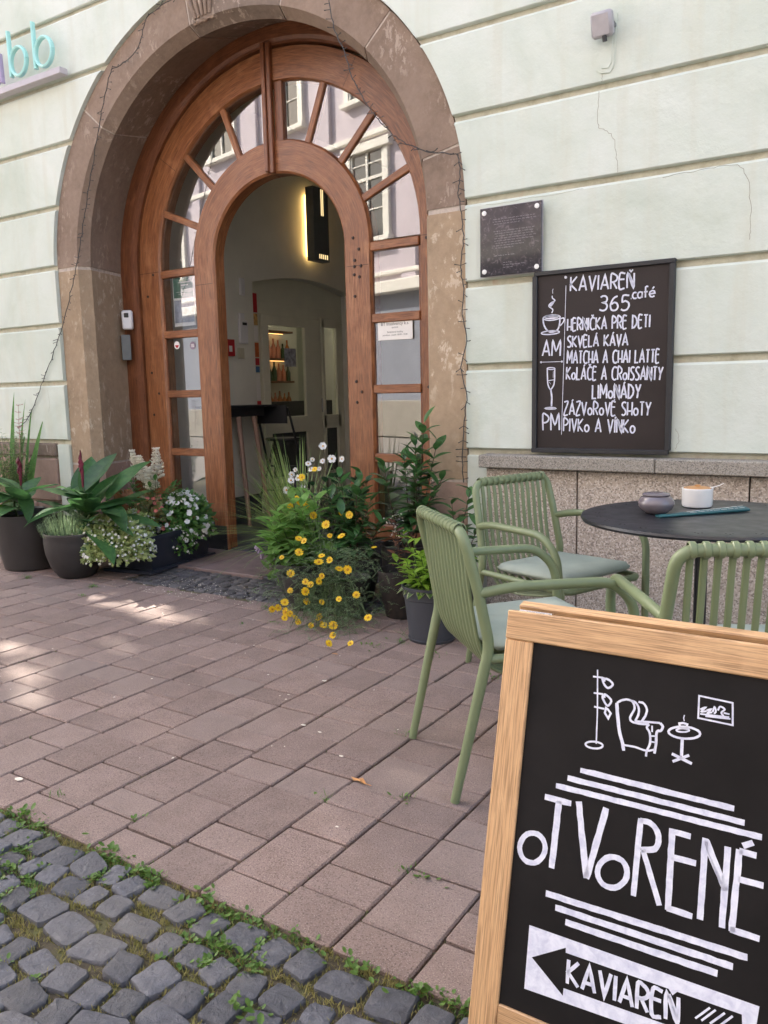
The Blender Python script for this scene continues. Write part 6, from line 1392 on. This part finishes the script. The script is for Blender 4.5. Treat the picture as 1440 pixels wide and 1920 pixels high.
t = thing('cherry_laurel', 'dark leaved laurel in the corner between the arch and the green chairs', 'shrub', (-1.98, 3.82, 0))
pot_lathe('pot', t, M['pot'], potprof(.12, .24), (0, 0, 0), .10, .21)
for (x, y, h_, n) in ((.08, -.02, .68, 12), (-.04, 0, .60, 11), (.02, -.08, .50, 10), (.14, -.06, .50, 10), (-.12, -.04, .44, 9)):
    leafy_stem(t, (U(-.03, .03), U(-.03, .03), .2), (x, y, h_), int(n*1.4), lm, 1.05, .004, 'stem_br', 0, .8, .3)
# -- dark pot beside the grey one
t = thing('bronze_leaf_plant', 'dark wicker look pot with bronze red young shoots behind the lime plant', 'potted plant', (-2.24, 3.64, 0))
pot_lathe('pot', t, m_leaf('dark woven pot', (.016, .012, .011), (.032, .024, .020), .7, 0), potprof(.125, .26), (0, 0, 0), .11, .22)
br_ = [leaf_mesh('leaf', m_leaf('bronze leaf', (.10, .035, .025), (.16, .07, .035), .4, .2), .08, .03, .3, .3, 5)]
for k in range(4): leafy_stem(t, (0, 0, .22), (U(-.05, .12), U(-.10, .05), U(.38, .56)), 7, br_, .95, .003, 'stem_br')
mb = MB(); lw_ = leaf_mesh('tmpleaf', M['f_cream'], .018, .006, .2, .2, 2)
for k in range(60): bake(mb, lw_, orient(Vector((-.02+rpn.gauss(0, .03), -.02+rpn.gauss(0, .03), .50+rpn.gauss(0, .05))), dirv(U(0, 6.28), U(-.3, 1)), s=U(.7, 1.2)))
tag(mb.build('white_tips', M['f_cream'], t, fixn=False), kind='stuff')
# -- grey pot with lime green plant
t = thing('lime_plant', 'grey plastic pot of bright lime green leaves beside the nearest green chair', 'potted plant', (-1.90, 3.37, 0))
pot_lathe('pot', t, M['pot_plastic'], [(0, 0), (.105, 0), (.110, .004), (.132, .21), (.137, .215), (.140, .262), (.145, .264), (.1455, .275), (.137, .275), (.131, .235)], (0, 0, 0), .12, .225)
MB().lathe([(.06, 0), (.112, 0), (.118, .014), (.114, .016), (.10, .005)], (0, 0, 0), 40).build('saucer', M['pot_plastic'], t, True)
ll = [leaf_mesh('leaf', M['l_lime'], .085, .036, .4, .3, 5, .85), leaf_mesh('leaf', M['l_lime'], .07, .03, .6, .3, 5, .85)]; lv = [leaf_mesh('leaf', M['l_var'], .08, .04, .4, .25, 5, .85)]
for k in range(20):
    a = k*2.4; r_ = .05+.08*(k % 3)/2; leafy_stem(t, (math.cos(a)*.03, math.sin(a)*.03, .22), (math.cos(a)*r_*1.55, math.sin(a)*r_*1.55, U(.34, .52)), 12, ll, 1.12, .003, 'stem', .0, .8, .2)
for k in range(16): a = U(2.6, 6.0); link('leaf', lv[0], t, mw=orient(Vector((math.cos(a)*.09, math.sin(a)*.09, .265)), dirv(a, U(-.5, .1)), s=U(.8, 1.1)))
# -- trailing yellow daisies
t = thing('trailing_daisies', 'yellow daisies with feathery grey green foliage trailing out of dark pots onto the pavers', 'flowers', (-2.66, 3.52, 0))
pot_lathe('pot', t, M['pot'], potprof(.15, .20), (-.14, .03, 0), .13, .17)
pot_lathe('pot', t, M['pot'], potprof(.13, .20), (.12, .05, 0), .11, .17)
mb = MB()
def feather(p, d, L):
    d = d.normalized(); q = p+d*L*.5+Vector((0, 0, -L*.1)); e = p+d*L+Vector((0, 0, -L*.35)); mb.tube([p, q, e], .0009, 3, 1, cap=False)
    s = d.cross(Vector((0, 0, 1))); s = s.normalized() if s.length > .01 else Vector((1, 0, 0))
    for i in range(7):
        c = p.lerp(q, i/3) if i < 3 else q.lerp(e, (i-3)/4)
        for g in (-1, 1):
            v = (s*g+d*.7+Vector((0, 0, U(-.2, .5)))).normalized()*L*.28; w = v.cross(Vector((.3, .5, 1))).normalized()*.0011; mb.add([c-w, c+w, c+v], [(0, 1, 2)], 0)
for k in range(1050):
    r1 = rpn.random()
    if r1 < .45: c = Vector((rpn.gauss(.16, .12), rpn.gauss(-.02, .08), U(.08, .38)))
    elif r1 < .8: c = Vector((rpn.gauss(.22, .12), rpn.gauss(-.22, .10), 0)); c.z = max(.01, .22-(abs(c.y)-.05)*.5)*U(.1, 1)
    else: c = Vector((rpn.gauss(-.12, .13), rpn.gauss(-.12, .1), U(.03, .3)))
    feather(c, dirv(U(0, 6.28), U(-.6, .8)), U(.04, .085))
for k in range(70):
    a = U(-2.6, -.3); e = Vector((.12+math.cos(a)*U(.1, .3), math.sin(a)*U(.1, .42), U(.01, .06))); P = smoothp([(U(.0, .2), 0, .2), (e.x*.6+.04, e.y*.6, .2), tuple(e)], 4); mb.tube(P, .0012, 3, 1, cap=False)
tag(mb.build('feathery_foliage', [M['l_fine'], M['stem']], t, fixn=False), kind='stuff')
dy = flower_mesh('flower', 12, .0235, .0105, [M['f_yellow'], M['f_center']], .0075, .08)
DPX = [(-2.98,3.72,0.565),(-2.98,3.7,0.6),(-3.05,3.72,0.545),(-2.93,3.72,0.56),(-2.731,3.438,0.407),(-2.674,3.553,0.484),(-2.569,3.457,0.446),(-2.58,3.66,0.53),(-2.68,3.72,0.525),(-2.579,3.438,0.508),(-2.769,3.438,0.341),(-2.88,3.72,0.5),(-2.598,3.39,0.312),(-2.464,3.39,0.288),(-2.559,3.362,0.245),(-2.512,3.304,0.369),(-2.655,3.342,0.207),(-2.731,3.304,0.159),(-2.607,3.323,0.202),(-2.521,3.304,0.121),(-2.693,3.209,0.121),(-2.598,3.266,0.178),(-2.368,3.247,0.169),(-2.86,3.3,0.04),(-2.78,3.32,0.03),(-2.8,3.28,0.06),(-2.66,3.25,0.035),(-2.69,3.2,0.04),(-2.67,3.22,0.06),(-2.6,3.2,0.03),(-2.5,3.18,0.03),(-2.46,3.22,0.03),(-2.36,3.18,0.05),(-2.43,3.2,0.035),(-2.24,2.98,0.03),(-2.15,3.03,0.03),(-2.32,3.12,0.02),(-2.311,3.495,0.398),(-2.56,3.32,0.02),(-2.52,3.28,0.05),(-2.503,3.36,0.337),(-2.563,3.34,0.22),(-2.818,3.42,0.221),(-2.65,3.34,0.099),(-2.346,3.3,0.313),(-2.161,3.2,0.111),(-2.912,3.46,0.295),(-2.817,3.5,0.403),(-2.466,3.42,0.458),(-2.919,3.8,0.761),(-2.977,3.75,0.716),(-2.262,3.25,0.203)]
DS = MB()
for (x, y, z) in DPX:
    p = Vector((x+2.66, y-3.52, z)); put_flower(dy, t, 'flower', p, U(.62, 1.12), .7); b0 = Vector((U(-.1, .15), U(-.02, .06), .17)); mid = b0.lerp(p, .55)+Vector((0, 0, .05)); DS.tube(smoothp([b0, mid, p-VIEW*.004], 4), .0011, 4)
tag(DS.build('flower_stalks', M['stem'], t), kind='stuff')
# ------------------------------------------------------------------ what the door glass reflects: the sunlit house across the street
oh = thing('opposite_house', 'lilac plastered town house with white windows across the street', 'building', (-13, -8.4, 0), math.atan2(.25, .968))
def O(name, mb, mat, par=None): return mb.build(name, mat, par or oh)
ZO = [0, 3.9, 7.6, 11.0]
mb = MB(); mb.box((0, -3.2, 1.85), (44, 6, 3.7)); O('ground_floor_wall', mb, M['bluegrey'])
mb = MB(); mb.box((0, -3.2, 7.5), (44, 6, 7.4)); O('upper_wall', mb, M['lilacwall'])
mb = MB(); mb.prism([(.2, 11.3), (-3.2, 14), (-6.4, 11.3)], lambda u, v, d: (d, u, v), -22, 22); O('roof', mb, M['rooftile'])
for z, h_, p in ((3.8, .28, .28), (4.15, .10, .12), (7.35, .14, .12), (11.25, .35, .45), (.45, .9, .08)):
    mb = MB(); mb.box((0, -.2+p/2+.0, z), (44, p, h_), None, .02); O('cornice', mb, M['creamtrim'] if z > 1 else M['granite_cap'])
src = None
for fl, z0_ in enumerate((5.0, 8.3)):
    for i in range(14):
        x = -20.8+3.2*i
        if src is None:
            w = MB()
            for c_, d_ in (((-.68, .0, .95), (.18, .12, 2.1)), ((.68, .0, .95), (.18, .12, 2.1)), ((0, .02, 2.08), (1.75, .2, .2)), ((0, .03, -.12), (1.7, .24, .12)), ((0, .0, .95), (.08, .08, 2.0)), ((0, .0, 1.35), (1.2, .07, .08)), ((0, .0, .62), (1.2, .05, .035)), ((0, .0, 1.7), (1.2, .05, .035)), ((-.56, .0, .95), (.06, .075, 2.0)), ((.56, .0, .95), (.06, .075, 2.0))): w.box(c_, d_, None, .008)
            src = O('window', w, M['creamtrim']); p_ = MB(); p_.box((0, -.02, .95), (1.2, .02, 2.0)); pn = p_.build('pane', M['glass_dark'], src)
            src.location = (x, -.17, z0_)
        else:
            c = src.copy(); COL.objects.link(c); c.parent = oh; c.location = (x, -.17, z0_); d = pn.copy(); COL.objects.link(d); d.parent = c
for i in range(9):
    x = -19.2+4.8*i
    mb = MB(); mb.box((x, -.18, 1.9), (2.2, .08, 2.3), None, .01); f = O('shop_window', mb, M['creamtrim']); mb = MB(); mb.box((x, -.12, 1.9), (1.95, .06, 2.05)); mb.build('pane', M['glass_dark'], f)
for i in range(15):
    x = -22.4+3.2*i; mb = MB(); mb.box((x, -.16, 7.5), (.5, .1, 7.2), None, .02); O('pilaster', mb, M['lilacwall'])
dup(oh, (-50, 14, 0), rad(-90), 'lilac plastered town house closing the far left end of the street')
# ------------------------------------------------------------------ unseen tree added to shade the pavement, crown gaps cut for sun flecks
tr = thing('added_shade_tree', 'unseen leafy tree added to shade the pavement and let sun flecks through', 'tree', (-13.8, 4.8, 0))
mb = MB(); mb.tube(smoothp([(0, 0, 0), (.08, 0, 2), (0, .1, 4), (.1, 0, 6.5)], 5), [.26-.009*i for i in range(16)], 12); mb.build('trunk', M['bark'], tr, True)
for a in range(7):
    an_ = a*.9; mb = MB(); mb.tube(smoothp([(0, 0, 3.2+a*.4), (math.cos(an_)*1.2, math.sin(an_)*1.2, 5+a*.35), (math.cos(an_)*2.4, math.sin(an_)*2.6, 6.6+a*.3)], 4), [.11-.009*i for i in range(9)], 8); mb.build('limb', M['bark'], tr, True)
rng = np.random.default_rng(3)
NL = 26000
P = rng.normal(size=(NL*2, 3)); P /= np.linalg.norm(P, axis=1)[:, None]; P *= (rng.random((NL*2, 1))**.45)*np.array([3.4, 4.7, 3.5]); P += np.array([-13.8, 4.6, 7.3])
s_ = np.array(SUN); tt = P[:, 2]/s_[2]; GX = P[:, 0]-s_[0]*tt; GY = P[:, 1]-s_[1]*tt
keep = np.ones(len(P), bool)
for (cx_, cy_, rx, ry, an_, q) in ((-3.42, 2.05, .62, .24, -.35, 1.0), (-3.75, 3.12, .75, .17, -.25, 1.0), (-4.75, 3.22, .35, .16, 0, .9), (-3.9, 3.75, .4, .12, 0, .8), (-3.25, 2.55, .25, .06, -.3, .8), (-4.3, 4.0, .4, .14, 0, .8)):  # leaves left out along the sun rays to these ground ellipses
    dx, dy = GX-cx_, GY-cy_; c, s = math.cos(an_), math.sin(an_); u = (dx*c+dy*s)/rx; v = (-dx*s+dy*c)/ry
    keep &= ~((u*u+v*v < 1+.35*np.sin(GX*9)*np.sin(GY*13)) & (rng.random(len(P)) < q*.9))
P = P[keep][:NL]; n = len(P)
d = rng.normal(size=(n, 3)); d /= np.linalg.norm(d, axis=1)[:, None]; e = np.cross(d, rng.normal(size=(n, 3))); e /= np.linalg.norm(e, axis=1)[:, None]
L = rng.uniform(.09, .15, (n, 1)); W = L*.36
V = np.stack([P-d*L, P-d*L*.1+e*W, P+d*L, P-d*L*.1-e*W], 1).reshape(-1, 3)
me = bpy.data.meshes.new('crown'); me.vertices.add(n*4); me.vertices.foreach_set('co', (V-np.array([-13.8, 4.8, 0])).ravel()); me.loops.add(n*4); me.loops.foreach_set('vertex_index', np.arange(n*4)); me.polygons.add(n); me.polygons.foreach_set('loop_start', np.arange(n)*4); me.polygons.foreach_set('loop_total', np.full(n, 4)); me.update(calc_edges=True); me.materials.append(M['l_tree']); link('crown', me, tr)
